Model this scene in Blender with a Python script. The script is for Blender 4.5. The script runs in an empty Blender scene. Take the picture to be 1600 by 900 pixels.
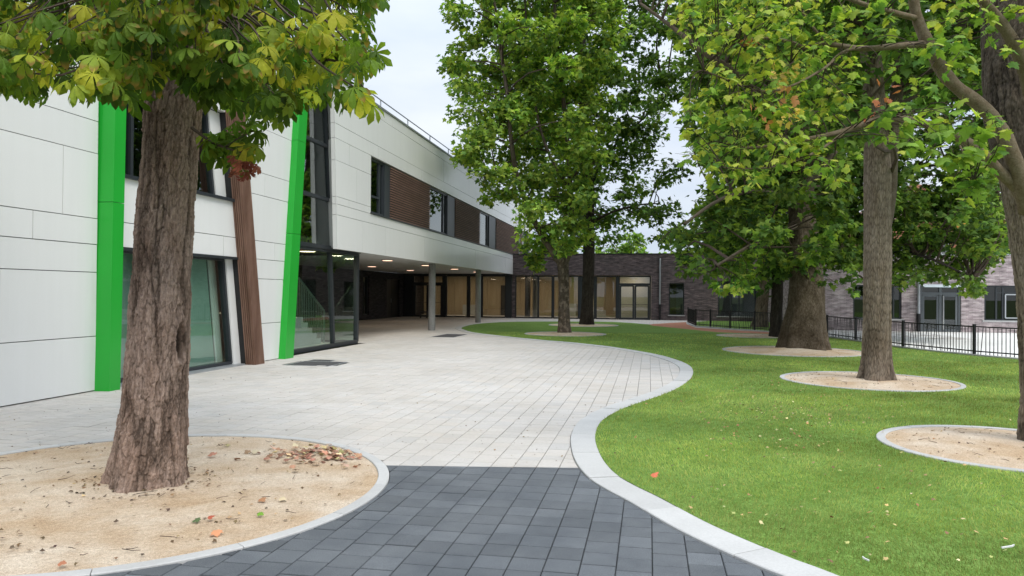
import bpy, math, random
import numpy as np
from mathutils import Matrix, Vector
rnd = random.Random(7)
rng = np.random.default_rng(11)
SC = bpy.context.scene
COL = SC.collection
R = math.radians

# ------------------------------------------------------------------ camera
FPX = 1156.0; EYE = 1.6
_p = math.atan(8/FPX); _r = math.asin(.0075)
F = np.array([0, math.cos(_p), math.sin(_p)])
R0 = np.array([1., 0, 0]); U0 = np.array([0, -math.sin(_p), math.cos(_p)])
RV = math.cos(_r)*R0 + math.sin(_r)*U0; UV = -math.sin(_r)*R0 + math.cos(_r)*U0
CAM = np.array([0, 0, EYE])
cam = bpy.data.cameras.new('camera'); camo = bpy.data.objects.new('camera', cam); COL.objects.link(camo)
cam.sensor_width = 36; cam.lens = FPX/1600*36; cam.clip_end = 3000; cam.clip_start = .05
camo.matrix_world = Matrix([[RV[i], UV[i], -F[i], CAM[i]] for i in range(3)] + [[0, 0, 0, 1]])
SC.camera = camo

# ------------------------------------------------------------------ sky, sun, exposure
SUN_EL, SUN_AZ = 50, 150      # azimuth measured from +Y towards +X
w = bpy.data.worlds.new('World'); SC.world = w; w.use_nodes = True
nt = w.node_tree; nt.nodes.clear()
def nn(t, kind, **kw):
    n_ = t.nodes.new(kind)
    for k, v in kw.items():
        if k.startswith('i_'):
            n_.inputs[k[2:].replace('_', ' ')].default_value = v
        else: setattr(n_, k, v)
    return n_
out = nn(nt, 'ShaderNodeOutputWorld'); bg = nn(nt, 'ShaderNodeBackground'); bg.inputs[1].default_value = 1.0
sky = nn(nt, 'ShaderNodeTexSky', sky_type='NISHITA', sun_disc=False)
sky.sun_elevation = R(SUN_EL); sky.sun_rotation = R(SUN_AZ)
skm = nn(nt, 'ShaderNodeVectorMath', operation='SCALE'); skm.inputs['Scale'].default_value = .12
nt.links.new(sky.outputs[0], skm.inputs[0])
tc = nn(nt, 'ShaderNodeTexCoord'); mp = nn(nt, 'ShaderNodeMapping'); mp.inputs['Scale'].default_value = (1.6, 1.6, 5)
nt.links.new(tc.outputs['Generated'], mp.inputs[0])
nz = nn(nt, 'ShaderNodeTexNoise'); nz.inputs['Scale'].default_value = 1.3; nz.inputs['Detail'].default_value = 5; nz.inputs['Roughness'].default_value = .5
nt.links.new(mp.outputs[0], nz.inputs[0])
cr = nn(nt, 'ShaderNodeValToRGB'); nt.links.new(nz.outputs[0], cr.inputs[0])
cr.color_ramp.elements[0].position = .35; cr.color_ramp.elements[0].color = (.55, .63, .77, 1)
cr.color_ramp.elements[1].position = .66; cr.color_ramp.elements[1].color = (.80, .83, .87, 1)
# overcast luminance: zenith boosted by squared height, adding light from above the frame
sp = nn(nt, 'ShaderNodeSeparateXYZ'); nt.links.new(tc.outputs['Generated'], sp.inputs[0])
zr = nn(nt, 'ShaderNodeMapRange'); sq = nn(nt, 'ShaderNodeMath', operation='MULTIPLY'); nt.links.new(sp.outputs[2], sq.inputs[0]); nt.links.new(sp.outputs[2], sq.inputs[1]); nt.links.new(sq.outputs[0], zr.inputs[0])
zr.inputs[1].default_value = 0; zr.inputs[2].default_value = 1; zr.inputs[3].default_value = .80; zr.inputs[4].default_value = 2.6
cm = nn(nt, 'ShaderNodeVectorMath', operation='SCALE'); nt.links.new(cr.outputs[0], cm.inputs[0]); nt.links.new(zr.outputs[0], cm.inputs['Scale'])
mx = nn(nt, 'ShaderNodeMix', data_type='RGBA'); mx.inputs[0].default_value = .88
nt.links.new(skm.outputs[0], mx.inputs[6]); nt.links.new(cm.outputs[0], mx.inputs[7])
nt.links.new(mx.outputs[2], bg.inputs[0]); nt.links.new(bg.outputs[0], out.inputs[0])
sl = bpy.data.lights.new('sun', 'SUN'); so = bpy.data.objects.new('sun', sl); COL.objects.link(so)
sl.energy = 1.5; sl.angle = R(25); sl.color = (1, .96, .88)
_sd = Vector((math.sin(R(SUN_AZ))*math.cos(R(SUN_EL)), math.cos(R(SUN_AZ))*math.cos(R(SUN_EL)), math.sin(R(SUN_EL))))
so.rotation_euler = _sd.to_track_quat('Z', 'Y').to_euler()
SC.view_settings.view_transform = 'Standard'; SC.view_settings.look = 'None'
SC.view_settings.exposure = 0.50; SC.view_settings.gamma = 1
SC.render.engine = 'CYCLES'
SC.cycles.use_denoising = True
SC.cycles.max_bounces = 7; SC.cycles.diffuse_bounces = 5; SC.cycles.glossy_bounces = 3
SC.cycles.transmission_bounces = 4; SC.cycles.transparent_max_bounces = 10

# ------------------------------------------------------------------ geometry helpers
def ray(u, v): return F*FPX + RV*(u-800) + UV*(450-v)
def at(u, v, Y):            # point on the line of sight at distance Y
    d = ray(u, v); return CAM + d*(Y/d[1])
def G(u, v, z=0.):          # point on the ground seen at a picture position
    d = ray(u, v); return CAM + d*((z-EYE)/d[2])
def topx(P):
    P = np.atleast_2d(P)-CAM; y = P@F
    return np.stack([800+FPX*(P@RV)/y, 450-FPX*(P@UV)/y], 1)
TH = math.atan(215/FPX)
A = np.array([math.sin(TH), math.cos(TH), 0.]); N = np.array([math.cos(TH), -math.sin(TH), 0.]); Z = np.array([0, 0, 1.])
def B(s, d, z=0.): return A*s + N*d + Z*z

class MB:
    """collects polygons"""
    def __init__(s): s.v = []; s.f = []; s.n = 0; s.c = []
    def add(s, vs, fs, col=None):
        s.v.extend([tuple(map(float, p)) for p in vs]); s.f.extend([tuple(i+s.n for i in f) for f in fs]); s.n += len(vs)
        if col is not None: s.c.extend([col]*len(vs))
        return s
    def prism(s, bottom, top, col=None):
        k = len(bottom); vs = list(bottom)+list(top)
        fs = [tuple(range(k-1, -1, -1)), tuple(range(k, 2*k))] + [(i, (i+1) % k, k+(i+1) % k, k+i) for i in range(k)]
        return s.add(vs, fs, col)
    def box(s, c, h, ax=(1., 0, 0), ay=(0, 1., 0), az=(0, 0, 1.)):
        c = np.array(c, float); ax, ay, az = (np.array(q, float)*k for q, k in zip((ax, ay, az), h))
        b = [c-ax-ay-az, c+ax-ay-az, c+ax+ay-az, c-ax+ay-az]; return s.prism(b, [p+2*az for p in b])
    def tube(s, pts, rad, k=8, cap=True):
        pts = [np.array(p, float) for p in pts]; m = len(pts)
        if not hasattr(rad, '__len__'): rad = [rad]*m
        up = np.array([.31, .17, .93]); vs = []
        for i, p in enumerate(pts):
            t = pts[min(i+1, m-1)]-pts[max(i-1, 0)]; t = t/(np.linalg.norm(t)+1e-9)
            if abs(t@up) > .95: up = np.array([.9, .3, .2])
            x = np.cross(t, up); x /= np.linalg.norm(x); y = np.cross(x, t)
            for j in range(k):
                an = 2*math.pi*j/k; vs.append(p+rad[i]*(math.cos(an)*x+math.sin(an)*y))
        fs = [(i*k+j, i*k+(j+1) % k, (i+1)*k+(j+1) % k, (i+1)*k+j) for i in range(m-1) for j in range(k)]
        if cap: fs += [tuple(range(k-1, -1, -1)), tuple((m-1)*k+j for j in range(k))]
        return s.add(vs, fs)
    def revolve(s, c, prof, k=24):
        c = np.array(c, float); vs = []
        for r_, z_ in prof:
            for j in range(k):
                an = 2*math.pi*j/k; vs.append(c+np.array([r_*math.cos(an), r_*math.sin(an), z_]))
        m = len(prof)
        fs = [(i*k+j, i*k+(j+1) % k, (i+1)*k+(j+1) % k, (i+1)*k+j) for i in range(m-1) for j in range(k)]
        fs += [tuple(range(k-1, -1, -1)), tuple((m-1)*k+j for j in range(k))]
        return s.add(vs, fs)

WL = {}
def tag(o, label=None, cat=None, group=None, kind=None):
    if label: o['label'] = label
    if cat: o['category'] = cat
    if group: o['group'] = group
    if kind: o['kind'] = kind
    return o
def thing(name, loc, label, cat, group=None):
    o = bpy.data.objects.new(name, None); COL.objects.link(o); o.location = tuple(map(float, loc)); o.empty_display_size = .2
    WL[o] = np.array(loc, float); return tag(o, label, cat, group)
def link(name, me, mat, parent, origin):
    o = bpy.data.objects.new(name, me); COL.objects.link(o)
    if mat is not None and not me.materials: me.materials.append(mat)
    if parent is not None:
        o.parent = parent; o.location = tuple(origin-WL[parent])
    else: o.location = tuple(origin)
    WL[o] = np.array(origin, float); return o
def setcol(me, cols):
    ca = me.color_attributes.new('tint', 'FLOAT_COLOR', 'POINT')
    cols = np.asarray(cols, np.float32)
    if cols.shape[1] == 3: cols = np.c_[cols, np.ones(len(cols), np.float32)]
    ca.data.foreach_set('color', cols.astype(np.float32).ravel())
def build(name, mb, mat, parent=None, smooth=False, base=False):
    V = np.array(mb.v); o0 = (V.min(0)+V.max(0))/2
    if base: o0[2] = V[:, 2].min()
    me = bpy.data.meshes.new(name); me.from_pydata((V-o0).tolist(), [], mb.f); me.update()
    if mb.c: setcol(me, mb.c)
    if smooth: me.polygons.foreach_set('use_smooth', [True]*len(me.polygons))
    return link(name, me, mat, parent, o0)
def build_np(name, V, Fc, mat, parent=None, cols=None, smooth=False, base=True):
    """V (n,3), Fc (m,k) all faces of the same size"""
    V = np.asarray(V, float); o0 = (V.min(0)+V.max(0))/2
    if base: o0[2] = V[:, 2].min()
    me = bpy.data.meshes.new(name); m, k = Fc.shape
    me.vertices.add(len(V)); me.vertices.foreach_set('co', (V-o0).astype(np.float32).ravel())
    me.loops.add(m*k); me.loops.foreach_set('vertex_index', Fc.astype(np.int32).ravel())
    me.polygons.add(m); me.polygons.foreach_set('loop_start', np.arange(0, m*k, k, dtype=np.int32))
    try: me.polygons.foreach_set('loop_total', np.full(m, k, np.int32))
    except Exception: pass
    me.polygons.foreach_set('use_smooth', np.full(m, smooth))
    me.update(calc_edges=True); me.validate()
    if cols is not None: setcol(me, cols)
    return link(name, me, mat, parent, o0)

class Fr:
    """a vertical plane: x along it, z up, d outwards"""
    def __init__(s, o, ax, out): s.o = np.array(o, float); s.ax = ax; s.out = out
    def P(s, x, z, d=0.): return s.o+s.ax*x+s.out*d+Z*z
    def ext(s, mb, poly, d0, d1): return mb.prism([s.P(x, z, d0) for x, z in poly], [s.P(x, z, d1) for x, z in poly])
    def rect(s, mb, x0, x1, z0, z1, d0, d1): return s.ext(mb, [(x0, z0), (x1, z0), (x1, z1), (x0, z1)], d0, d1)
    def bar(s, mb, x0, z0, x1, z1, w_, d0, d1):
        dx, dz = x1-x0, z1-z0; L = math.hypot(dx, dz); px, pz = -dz/L*w_/2, dx/L*w_/2
        return s.ext(mb, [(x0-px, z0-pz), (x1-px, z1-pz), (x1+px, z1+pz), (x0+px, z0+pz)], d0, d1)
FA = Fr(N*-8.62, A, N)          # main facade
WI = Fr(A*46.63, N, -A)         # dark brick wing
RB = Fr(A*36.3, N, -A)          # light brick building
IN = Fr(N*-15.95, A, N)         # wall at the back of the covered passage

# ------------------------------------------------------------------ noise in numpy
def _h(i, j, k=0):
    n_ = (i.astype(np.int64)*374761393+j.astype(np.int64)*668265263+k*2147483647) & 0xffffffff
    n_ = ((n_ ^ (n_ >> 13))*1274126177) & 0xffffffff
    return ((n_ ^ (n_ >> 16)) & 0xffffff)/float(0xffffff)
def vnoise(x, y, px=0, k=0):
    xi = np.floor(x); yi = np.floor(y); fx = x-xi; fy = y-yi
    fx = fx*fx*(3-2*fx); fy = fy*fy*(3-2*fy)
    w_ = (lambda q: np.mod(q, px)) if px else (lambda q: q)
    a_, b_, c_, d_ = _h(w_(xi), yi, k), _h(w_(xi+1), yi, k), _h(w_(xi), yi+1, k), _h(w_(xi+1), yi+1, k)
    return (a_*(1-fx)+b_*fx)*(1-fy)+(c_*(1-fx)+d_*fx)*fy
def fbm(x, y, px=0, o=4, k=0):
    t = 0; am = .5
    for i in range(o):
        t = t+am*vnoise(x, y, px, k+i); x = x*2; y = y*2; px *= 2; am *= .5
    return t
def voro(x, y, px=0, k=0):
    xi = np.floor(x); yi = np.floor(y); f1 = np.full(x.shape, 9.); f2 = f1.copy(); idv = np.zeros(x.shape)
    for dx in (-1, 0, 1):
        for dy in (-1, 0, 1):
            cx = xi+dx; cy = yi+dy; wx = np.mod(cx, px) if px else cx
            qx = cx+.1+.8*_h(wx, cy, k); qy = cy+.1+.8*_h(wx, cy, k+7)
            d = np.hypot(x-qx, y-qy); hh = _h(wx, cy, k+13)
            m = d < f1; f2 = np.where(m, f1, np.minimum(f2, d)); idv = np.where(m, hh, idv); f1 = np.where(m, d, f1)
    return f1, f2, idv

# ------------------------------------------------------------------ materials
MATS = {}
def mat(name, base=(.5, .5, .5), rough=.7, spec=.3, tint=False, vary=0, noise=None, bump=None, metal=0, emit=None, transl=0, coords='pos', coat=0):
    """noise: list of (scale, (r,g,b) multiplied in dark, amount, stretch); bump: list of (scale, dist, stretch)"""
    if name in MATS: return MATS[name]
    m = bpy.data.materials.new(name); MATS[name] = m; m.use_nodes = True; t = m.node_tree; t.nodes.clear()
    o = nn(t, 'ShaderNodeOutputMaterial'); b = nn(t, 'ShaderNodeBsdfPrincipled')
    b.inputs['Roughness'].default_value = rough; b.inputs['Specular IOR Level'].default_value = spec; b.inputs['Metallic'].default_value = metal
    if coat: b.inputs['Coat Weight'].default_value = coat; b.inputs['Coat Roughness'].default_value = .12
    g = nn(t, 'ShaderNodeNewGeometry') if coords == 'pos' else nn(t, 'ShaderNodeTexCoord')
    co = g.outputs['Position'] if coords == 'pos' else g.outputs['Object']
    rgb = nn(t, 'ShaderNodeRGB'); rgb.outputs[0].default_value = (*base, 1); c = rgb.outputs[0]
    if tint:
        at_ = nn(t, 'ShaderNodeAttribute', attribute_name='tint')
        mu = nn(t, 'ShaderNodeMix', data_type='RGBA', blend_type='MULTIPLY'); mu.inputs[0].default_value = 1
        t.links.new(c, mu.inputs[6]); t.links.new(at_.outputs['Color'], mu.inputs[7]); c = mu.outputs[2]
    if vary:
        oi = nn(t, 'ShaderNodeObjectInfo'); mr = nn(t, 'ShaderNodeMapRange'); t.links.new(oi.outputs['Random'], mr.inputs[0]); mr.inputs[3].default_value = 1-vary; mr.inputs[4].default_value = 1+vary
        sv = nn(t, 'ShaderNodeVectorMath', operation='SCALE'); t.links.new(c, sv.inputs[0]); t.links.new(mr.outputs[0], sv.inputs['Scale']); c = sv.outputs[0]
    for sc_, colr, amt, st in noise or []:
        mp_ = nn(t, 'ShaderNodeMapping'); mp_.inputs['Scale'].default_value = st; t.links.new(co, mp_.inputs[0])
        nz_ = nn(t, 'ShaderNodeTexNoise'); nz_.inputs['Scale'].default_value = sc_; nz_.inputs['Detail'].default_value = 4; t.links.new(mp_.outputs[0], nz_.inputs[0])
        mr = nn(t, 'ShaderNodeMapRange'); t.links.new(nz_.outputs[0], mr.inputs[0]); mr.inputs[1].default_value = .38; mr.inputs[2].default_value = .64; mr.inputs[3].default_value = 0; mr.inputs[4].default_value = amt
        mu = nn(t, 'ShaderNodeMix', data_type='RGBA', blend_type='MULTIPLY'); t.links.new(mr.outputs[0], mu.inputs[0])
        t.links.new(c, mu.inputs[6]); mu.inputs[7].default_value = (*colr, 1); c = mu.outputs[2]
    t.links.new(c, b.inputs['Base Color'])
    prev = None
    for sc_, dist, st in bump or []:
        mp_ = nn(t, 'ShaderNodeMapping'); mp_.inputs['Scale'].default_value = st; t.links.new(co, mp_.inputs[0])
        nz_ = nn(t, 'ShaderNodeTexNoise'); nz_.inputs['Scale'].default_value = sc_; nz_.inputs['Detail'].default_value = 5; t.links.new(mp_.outputs[0], nz_.inputs[0])
        bu = nn(t, 'ShaderNodeBump'); bu.inputs['Distance'].default_value = dist; bu.inputs['Strength'].default_value = 1; t.links.new(nz_.outputs[0], bu.inputs['Height'])
        if prev is not None: t.links.new(prev, bu.inputs['Normal'])
        prev = bu.outputs[0]
    if prev is not None: t.links.new(prev, b.inputs['Normal'])
    if emit: b.inputs['Emission Color'].default_value = (*emit[0], 1); b.inputs['Emission Strength'].default_value = emit[1]
    sh = b.outputs[0]
    if transl:
        tr = nn(t, 'ShaderNodeBsdfTranslucent'); mu = nn(t, 'ShaderNodeMix', data_type='RGBA', blend_type='MULTIPLY'); mu.inputs[0].default_value = 1
        t.links.new(c, mu.inputs[6]); mu.inputs[7].default_value = (1.5, 1.55, .7, 1); t.links.new(mu.outputs[2], tr.inputs[0])
        ms = nn(t, 'ShaderNodeMixShader'); ms.inputs[0].default_value = transl; t.links.new(sh, ms.inputs[1]); t.links.new(tr.outputs[0], ms.inputs[2]); sh = ms.outputs[0]
    t.links.new(sh, o.inputs[0]); return m
I1 = (1, 1, 1)
def glass(name, tintc=(.55, .66, .62), ior=1.75, rough=.0):
    m = bpy.data.materials.new(name); m.use_nodes = True; t = m.node_tree; t.nodes.clear()
    o = nn(t, 'ShaderNodeOutputMaterial'); tr = nn(t, 'ShaderNodeBsdfTransparent'); tr.inputs[0].default_value = (*tintc, 1)
    gl = nn(t, 'ShaderNodeBsdfGlossy'); gl.inputs['Roughness'].default_value = rough; gl.inputs[0].default_value = (.9, .95, .95, 1)
    fr = nn(t, 'ShaderNodeFresnel'); fr.inputs[0].default_value = ior; ms = nn(t, 'ShaderNodeMixShader')
    g = nn(t, 'ShaderNodeNewGeometry'); inv = nn(t, 'ShaderNodeMath', operation='SUBTRACT'); inv.inputs[0].default_value = 1; t.links.new(g.outputs['Backfacing'], inv.inputs[1])
    fm = nn(t, 'ShaderNodeMath', operation='MULTIPLY'); t.links.new(fr.outputs[0], fm.inputs[0]); t.links.new(inv.outputs[0], fm.inputs[1])
    cm_ = nn(t, 'ShaderNodeMix', data_type='RGBA'); t.links.new(g.outputs['Backfacing'], cm_.inputs[0]); cm_.inputs[6].default_value = (*tintc, 1); cm_.inputs[7].default_value = (1, 1, 1, 1); t.links.new(cm_.outputs[2], tr.inputs[0])
    t.links.new(fm.outputs[0], ms.inputs[0]); t.links.new(tr.outputs[0], ms.inputs[1]); t.links.new(gl.outputs[0], ms.inputs[2]); t.links.new(ms.outputs[0], o.inputs[0]); return m
def brick(name, axis, c1, c2, mortar, bw=.27, bh=.06, variation=.7):
    m = bpy.data.materials.new(name); m.use_nodes = True; t = m.node_tree; t.nodes.clear()
    o = nn(t, 'ShaderNodeOutputMaterial'); b = nn(t, 'ShaderNodeBsdfPrincipled'); b.inputs['Roughness'].default_value = .85; b.inputs['Specular IOR Level'].default_value = .2
    g = nn(t, 'ShaderNodeNewGeometry'); dt = nn(t, 'ShaderNodeVectorMath', operation='DOT_PRODUCT'); t.links.new(g.outputs['Position'], dt.inputs[0]); dt.inputs[1].default_value = tuple(axis)
    sx = nn(t, 'ShaderNodeSeparateXYZ'); t.links.new(g.outputs['Position'], sx.inputs[0]); cb = nn(t, 'ShaderNodeCombineXYZ')
    t.links.new(dt.outputs['Value'], cb.inputs[0]); t.links.new(sx.outputs[2], cb.inputs[1])
    bt = nn(t, 'ShaderNodeTexBrick'); t.links.new(cb.outputs[0], bt.inputs[0]); bt.offset = .37
    bt.inputs['Color1'].default_value = (*c1, 1); bt.inputs['Color2'].default_value = (*c2, 1); bt.inputs['Mortar'].default_value = (*mortar, 1)
    bt.inputs['Scale'].default_value = 1; bt.inputs['Mortar Size'].default_value = .006; bt.inputs['Brick Width'].default_value = bw; bt.inputs['Row Height'].default_value = bh; bt.inputs['Bias'].default_value = -.1
    mp_ = nn(t, 'ShaderNodeMapping'); mp_.inputs['Scale'].default_value = (1/.42, 1/bh*.5, 1); t.links.new(cb.outputs[0], mp_.inputs[0])
    nz_ = nn(t, 'ShaderNodeTexNoise'); nz_.inputs['Scale'].default_value = 1.; nz_.inputs['Detail'].default_value = 3; t.links.new(mp_.outputs[0], nz_.inputs[0])
    mr = nn(t, 'ShaderNodeMapRange'); t.links.new(nz_.outputs[0], mr.inputs[0]); mr.inputs[1].default_value = .3; mr.inputs[2].default_value = .7; mr.inputs[3].default_value = 1-variation*.6; mr.inputs[4].default_value = 1+variation*.7
    mu = nn(t, 'ShaderNodeVectorMath', operation='SCALE'); t.links.new(bt.outputs[0], mu.inputs[0]); t.links.new(mr.outputs[0], mu.inputs['Scale'])
    t.links.new(mu.outputs[0], b.inputs['Base Color']); bu = nn(t, 'ShaderNodeBump'); bu.inputs['Distance'].default_value = .01; bu.inputs['Strength'].default_value = .6; bu.invert = True
    t.links.new(bt.outputs['Fac'], bu.inputs['Height']); t.links.new(bu.outputs[0], b.inputs['Normal']); t.links.new(b.outputs[0], o.inputs[0]); return m

M_panel = mat('white_cladding', (.76, .76, .74), .22, .35, vary=.018, noise=[(.35, (.95, .955, .955), .7, I1), (6, (.965, .965, .96), .5, (1, 1, .08)), (60, (.97, .97, .97), .5, I1)], bump=[(.5, .012, I1)])
M_green = mat('green_metal', (.018, .36, .035), .28, .4, noise=[(1.2, (.88, .92, .88), .6, I1)])
M_wood = mat('brown_slat', (.22, .13, .095), .6, .25, vary=.14, noise=[(7, (.6, .55, .5), .7, (1, 1, .12)), (50, (.8, .75, .7), .5, (1, 1, .08))])
M_slat = mat('louvre_slat', (.28, .18, .145), .6, .25, vary=.10, noise=[(4, (.7, .65, .6), .7, (.3, .3, 1))])
M_frame = mat('anthracite_frame', (.028, .033, .038), .4, .4, noise=[(9, (.8, .8, .8), .5, I1)])
M_grey = mat('grey_frame', (.12, .135, .145), .45, .4, noise=[(9, (.85, .85, .85), .5, I1)])
M_glass = glass('window_glass', (.66, .80, .73), 2.2)
M_glassr = glass('coated_glass', (.6, .72, .68), 3.2)
M_glasss = glass('dark_ground_floor_glass', (.34, .38, .38), 1.75)
M_glassd = glass('dark_window_glass', (.30, .36, .36), 2.7)
M_glassw = glass('clear_wing_glass', (.72, .74, .70), 1.95)
M_soffit = mat('soffit_paint', (.55, .55, .55), .6, .2, noise=[(.8, (.9, .9, .9), .6, I1)])
M_dark = mat('dark_interior', (.07, .07, .072), .8, .1, noise=[(1.5, (.8, .8, .8), .6, I1)])
M_inner = mat('pale_interior', (.42, .44, .42), .8, .1, noise=[(1.5, (.9, .9, .9), .6, I1)])
M_birch = mat('light_wood_panelling', (.44, .375, .27), .6, .2, vary=.08, noise=[(2.5, (.86, .82, .76), .8, (1, 1, .15)), (14, (.9, .88, .84), .5, (1, 1, .1))])
M_conc = mat('column_concrete', (.32, .32, .31), .8, .2, noise=[(2.5, (.72, .72, .72), .9, (1, 1, .5)), (22, (.8, .8, .8), .7, I1)], bump=[(25, .006, I1)])
M_steel = mat('galvanised_metal', (.42, .44, .46), .4, .5, metal=.6, noise=[(5, (.8, .8, .8), .5, I1)])
M_black = mat('black_powder_coat', (.012, .012, .013), .45, .4, noise=[(8, (.7, .7, .7), .5, I1)])
M_lamp = mat('lamp_diffuser', (.9, .6, .45), .5, .2, emit=((1, .62, .42), 2.2))
M_lampw = mat('room_lamp_diffuser', (.9, .7, .5), .5, .2, emit=((1, .75, .5), 4))
M_wing = brick('dark_wing_brick', N, (.095, .078, .082), (.165, .125, .130), (.05, .047, .05))
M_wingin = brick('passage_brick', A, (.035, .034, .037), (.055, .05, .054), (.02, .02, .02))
M_rb = brick('mauve_brick', N, (.32, .26, .27), (.47, .41, .41), (.20, .18, .185))
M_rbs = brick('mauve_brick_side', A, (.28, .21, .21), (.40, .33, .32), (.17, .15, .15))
M_red = brick('red_house_brick', (1, 0, 0), (.38, .14, .08), (.46, .20, .12), (.3, .26, .22), .24, .08)
M_sill = mat('stone_sill', (.42, .42, .42), .7, .2, noise=[(6, (.85, .85, .85), .5, I1)])
M_roof = mat('roof_membrane', (.15, .15, .155), .8, .2, noise=[(2, (.8, .8, .8), .6, I1)])
M_tile = mat('roof_tile', (.16, .10, .08), .8, .2, noise=[(3, (.7, .7, .7), .7, I1)])
M_pave = mat('light_paver', (1, 1, 1), .75, .25, tint=True, noise=[(.45, (.90, .89, .87), .8, I1), (1.6, (.92, .91, .89), .7, I1), (30, (.90, .90, .90), .7, I1), (220, (.86, .86, .86), .6, I1)], bump=[(160, .0016, I1)])
M_paved = mat('anthracite_paver', (1, 1, 1), .7, .35, tint=True, noise=[(1.6, (.72, .74, .77), .8, I1), (9, (.85, .85, .87), .7, I1), (150, (.62, .62, .62), .8, I1), (330, (.5, .5, .5), .7, I1)], bump=[(200, .005, I1)])
M_joint = mat('joint_sand', (.055, .052, .048), .95, .1, noise=[(60, (.6, .6, .6), .7, I1)])
M_kerb = mat('kerb_concrete', (.52, .515, .50), .75, .25, tint=True, noise=[(2, (.88, .88, .88), .7, I1), (50, (.88, .88, .88), .6, I1), (260, (.85, .85, .85), .6, I1)], bump=[(200, .001, I1)])
M_sand = mat('sand', (.95, .82, .66), .95, .1, noise=[(1.3, (.80, .70, .58), .9, I1), (5, (.86, .81, .76), .7, I1), (45, (.80, .77, .74), .7, I1), (150, (.55, .52, .50), .7, I1), (330, (.6, .58, .56), .6, I1)], bump=[(20, .02, I1), (150, .010, I1)])
M_turf = mat('turf_backing', (.21, .33, .08), .95, .1, noise=[(1.2, (.85, .9, .75), .8, I1), (9, (.65, .72, .6), .8, I1), (70, (.5, .55, .45), .8, (1, .4, 1))], bump=[(60, .02, I1)])
M_blade = mat('grass_blade', (1, 1, 1), .8, .08, tint=True, transl=.3)
M_leaf = mat('leaf', (1, 1, 1), .65, .12, tint=True, transl=.42, coords='obj')
M_chest = mat('chestnut_leaf', (1, 1, 1), .6, .15, tint=True, transl=.42, noise=[(9, (.75, .62, .4), .55, I1)])
M_litter = mat('dry_leaf', (1, 1, 1), .8, .15, tint=True)
M_redp = mat('red_path_rubber', (.42, .20, .13), .9, .1, noise=[(3, (.85, .82, .8), .7, I1), (50, (.8, .75, .7), .7, I1)])
M_yard = mat('yard_concrete', (.82, .81, .78), .85, .2, noise=[(1.2, (.93, .93, .92), .7, I1), (30, (.93, .93, .93), .6, I1)])
M_ground = mat('far_ground', (.10, .13, .05), .95, .1, noise=[(.2, (.7, .8, .6), .8, I1)])
M_bark1 = mat('chestnut_bark', (.42, .32, .265), .92, .15, tint=True, noise=[(7, (.78, .72, .68), .8, (1, 1, .3)), (60, (.72, .68, .64), .8, (1, 1, .35)), (240, (.75, .72, .7), .8, (1, 1, .5))], bump=[(80, .010, (1, 1, .35)), (300, .004, I1)])
M_bark2 = mat('grey_brown_bark', (.26, .215, .17), .92, .15, tint=True, noise=[(9, (.72, .68, .62), .8, (1, 1, .25)), (70, (.65, .6, .56), .8, (1, 1, .3))], bump=[(60, .012, (1, 1, .3))])
M_bark3 = mat('dark_bark', (.065, .055, .047), .92, .15, tint=True, noise=[(9, (.7, .68, .62), .8, (1, 1, .25)), (60, (.65, .6, .56), .8, (1, 1, .3))], bump=[(50, .015, (1, 1, .3))])
M_bark1b = mat('chestnut_branch_bark', (.20, .16, .135), .92, .15, noise=[(7, (.7, .65, .6), .8, I1), (60, (.7, .66, .62), .8, I1)], bump=[(60, .008, I1)])
M_bark2b = mat('grey_brown_branch_bark', (.16, .13, .10), .92, .15, noise=[(9, (.7, .66, .6), .8, I1), (60, (.7, .66, .62), .8, I1)], bump=[(50, .01, I1)])
M_bark3b = mat('dark_branch_bark', (.055, .046, .040), .92, .15, noise=[(9, (.7, .66, .6), .8, I1)], bump=[(50, .01, I1)])
M_bark4 = mat('old_tree_bark', (.17, .14, .105), .92, .15, tint=True, noise=[(5, (.55, .52, .46), .9, (1, 1, .6)), (25, (.6, .56, .5), .9, (1, 1, .5)), (90, (.65, .6, .56), .8, (1, 1, .3))], bump=[(30, .03, (1, 1, .5)), (90, .012, I1)])
M_rail = mat('grey_baluster', (.10, .16, .13), .5, .3, noise=[(9, (.8, .8, .8), .5, I1)])
M_twig = mat('twig_bark', (.085, .065, .05), .9, .15, noise=[(30, (.7, .65, .6), .8, I1)])
M_paper = mat('white_paper', (.62, .62, .60), .8, .2, noise=[(30, (.9, .9, .9), .5, I1)])
M_step = mat('white_stair', (.42, .44, .43), .6, .2, noise=[(3, (.92, .92, .92), .5, I1)])

# ------------------------------------------------------------------ curves on the ground
def smooth(pts, n_=8, closed=False):
    P = [np.array(p, float) for p in pts]; out_ = []; m = len(P)
    for i in range(m if closed else m-1):
        g = (lambda k: P[k % m]) if closed else (lambda k: P[min(max(k, 0), m-1)])
        p0, p1, p2, p3 = g(i-1), g(i), g(i+1), g(i+2)
        for j in range(n_):
            t = j/n_; out_.append(.5*((2*p1)+(-p0+p2)*t+(2*p0-5*p1+4*p2-p3)*t*t+(-p0+3*p1-3*p2+p3)*t**3))
    if not closed: out_.append(P[-1])
    return np.array(out_)
def resample(P, step):
    d = np.r_[0, np.cumsum(np.hypot(*np.diff(P[:, :2], axis=0).T))]; k = max(2, int(round(d[-1]/step))+1); t = np.linspace(0, d[-1], k)
    return np.stack([np.interp(t, d, P[:, i]) for i in range(2)], 1)
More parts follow.
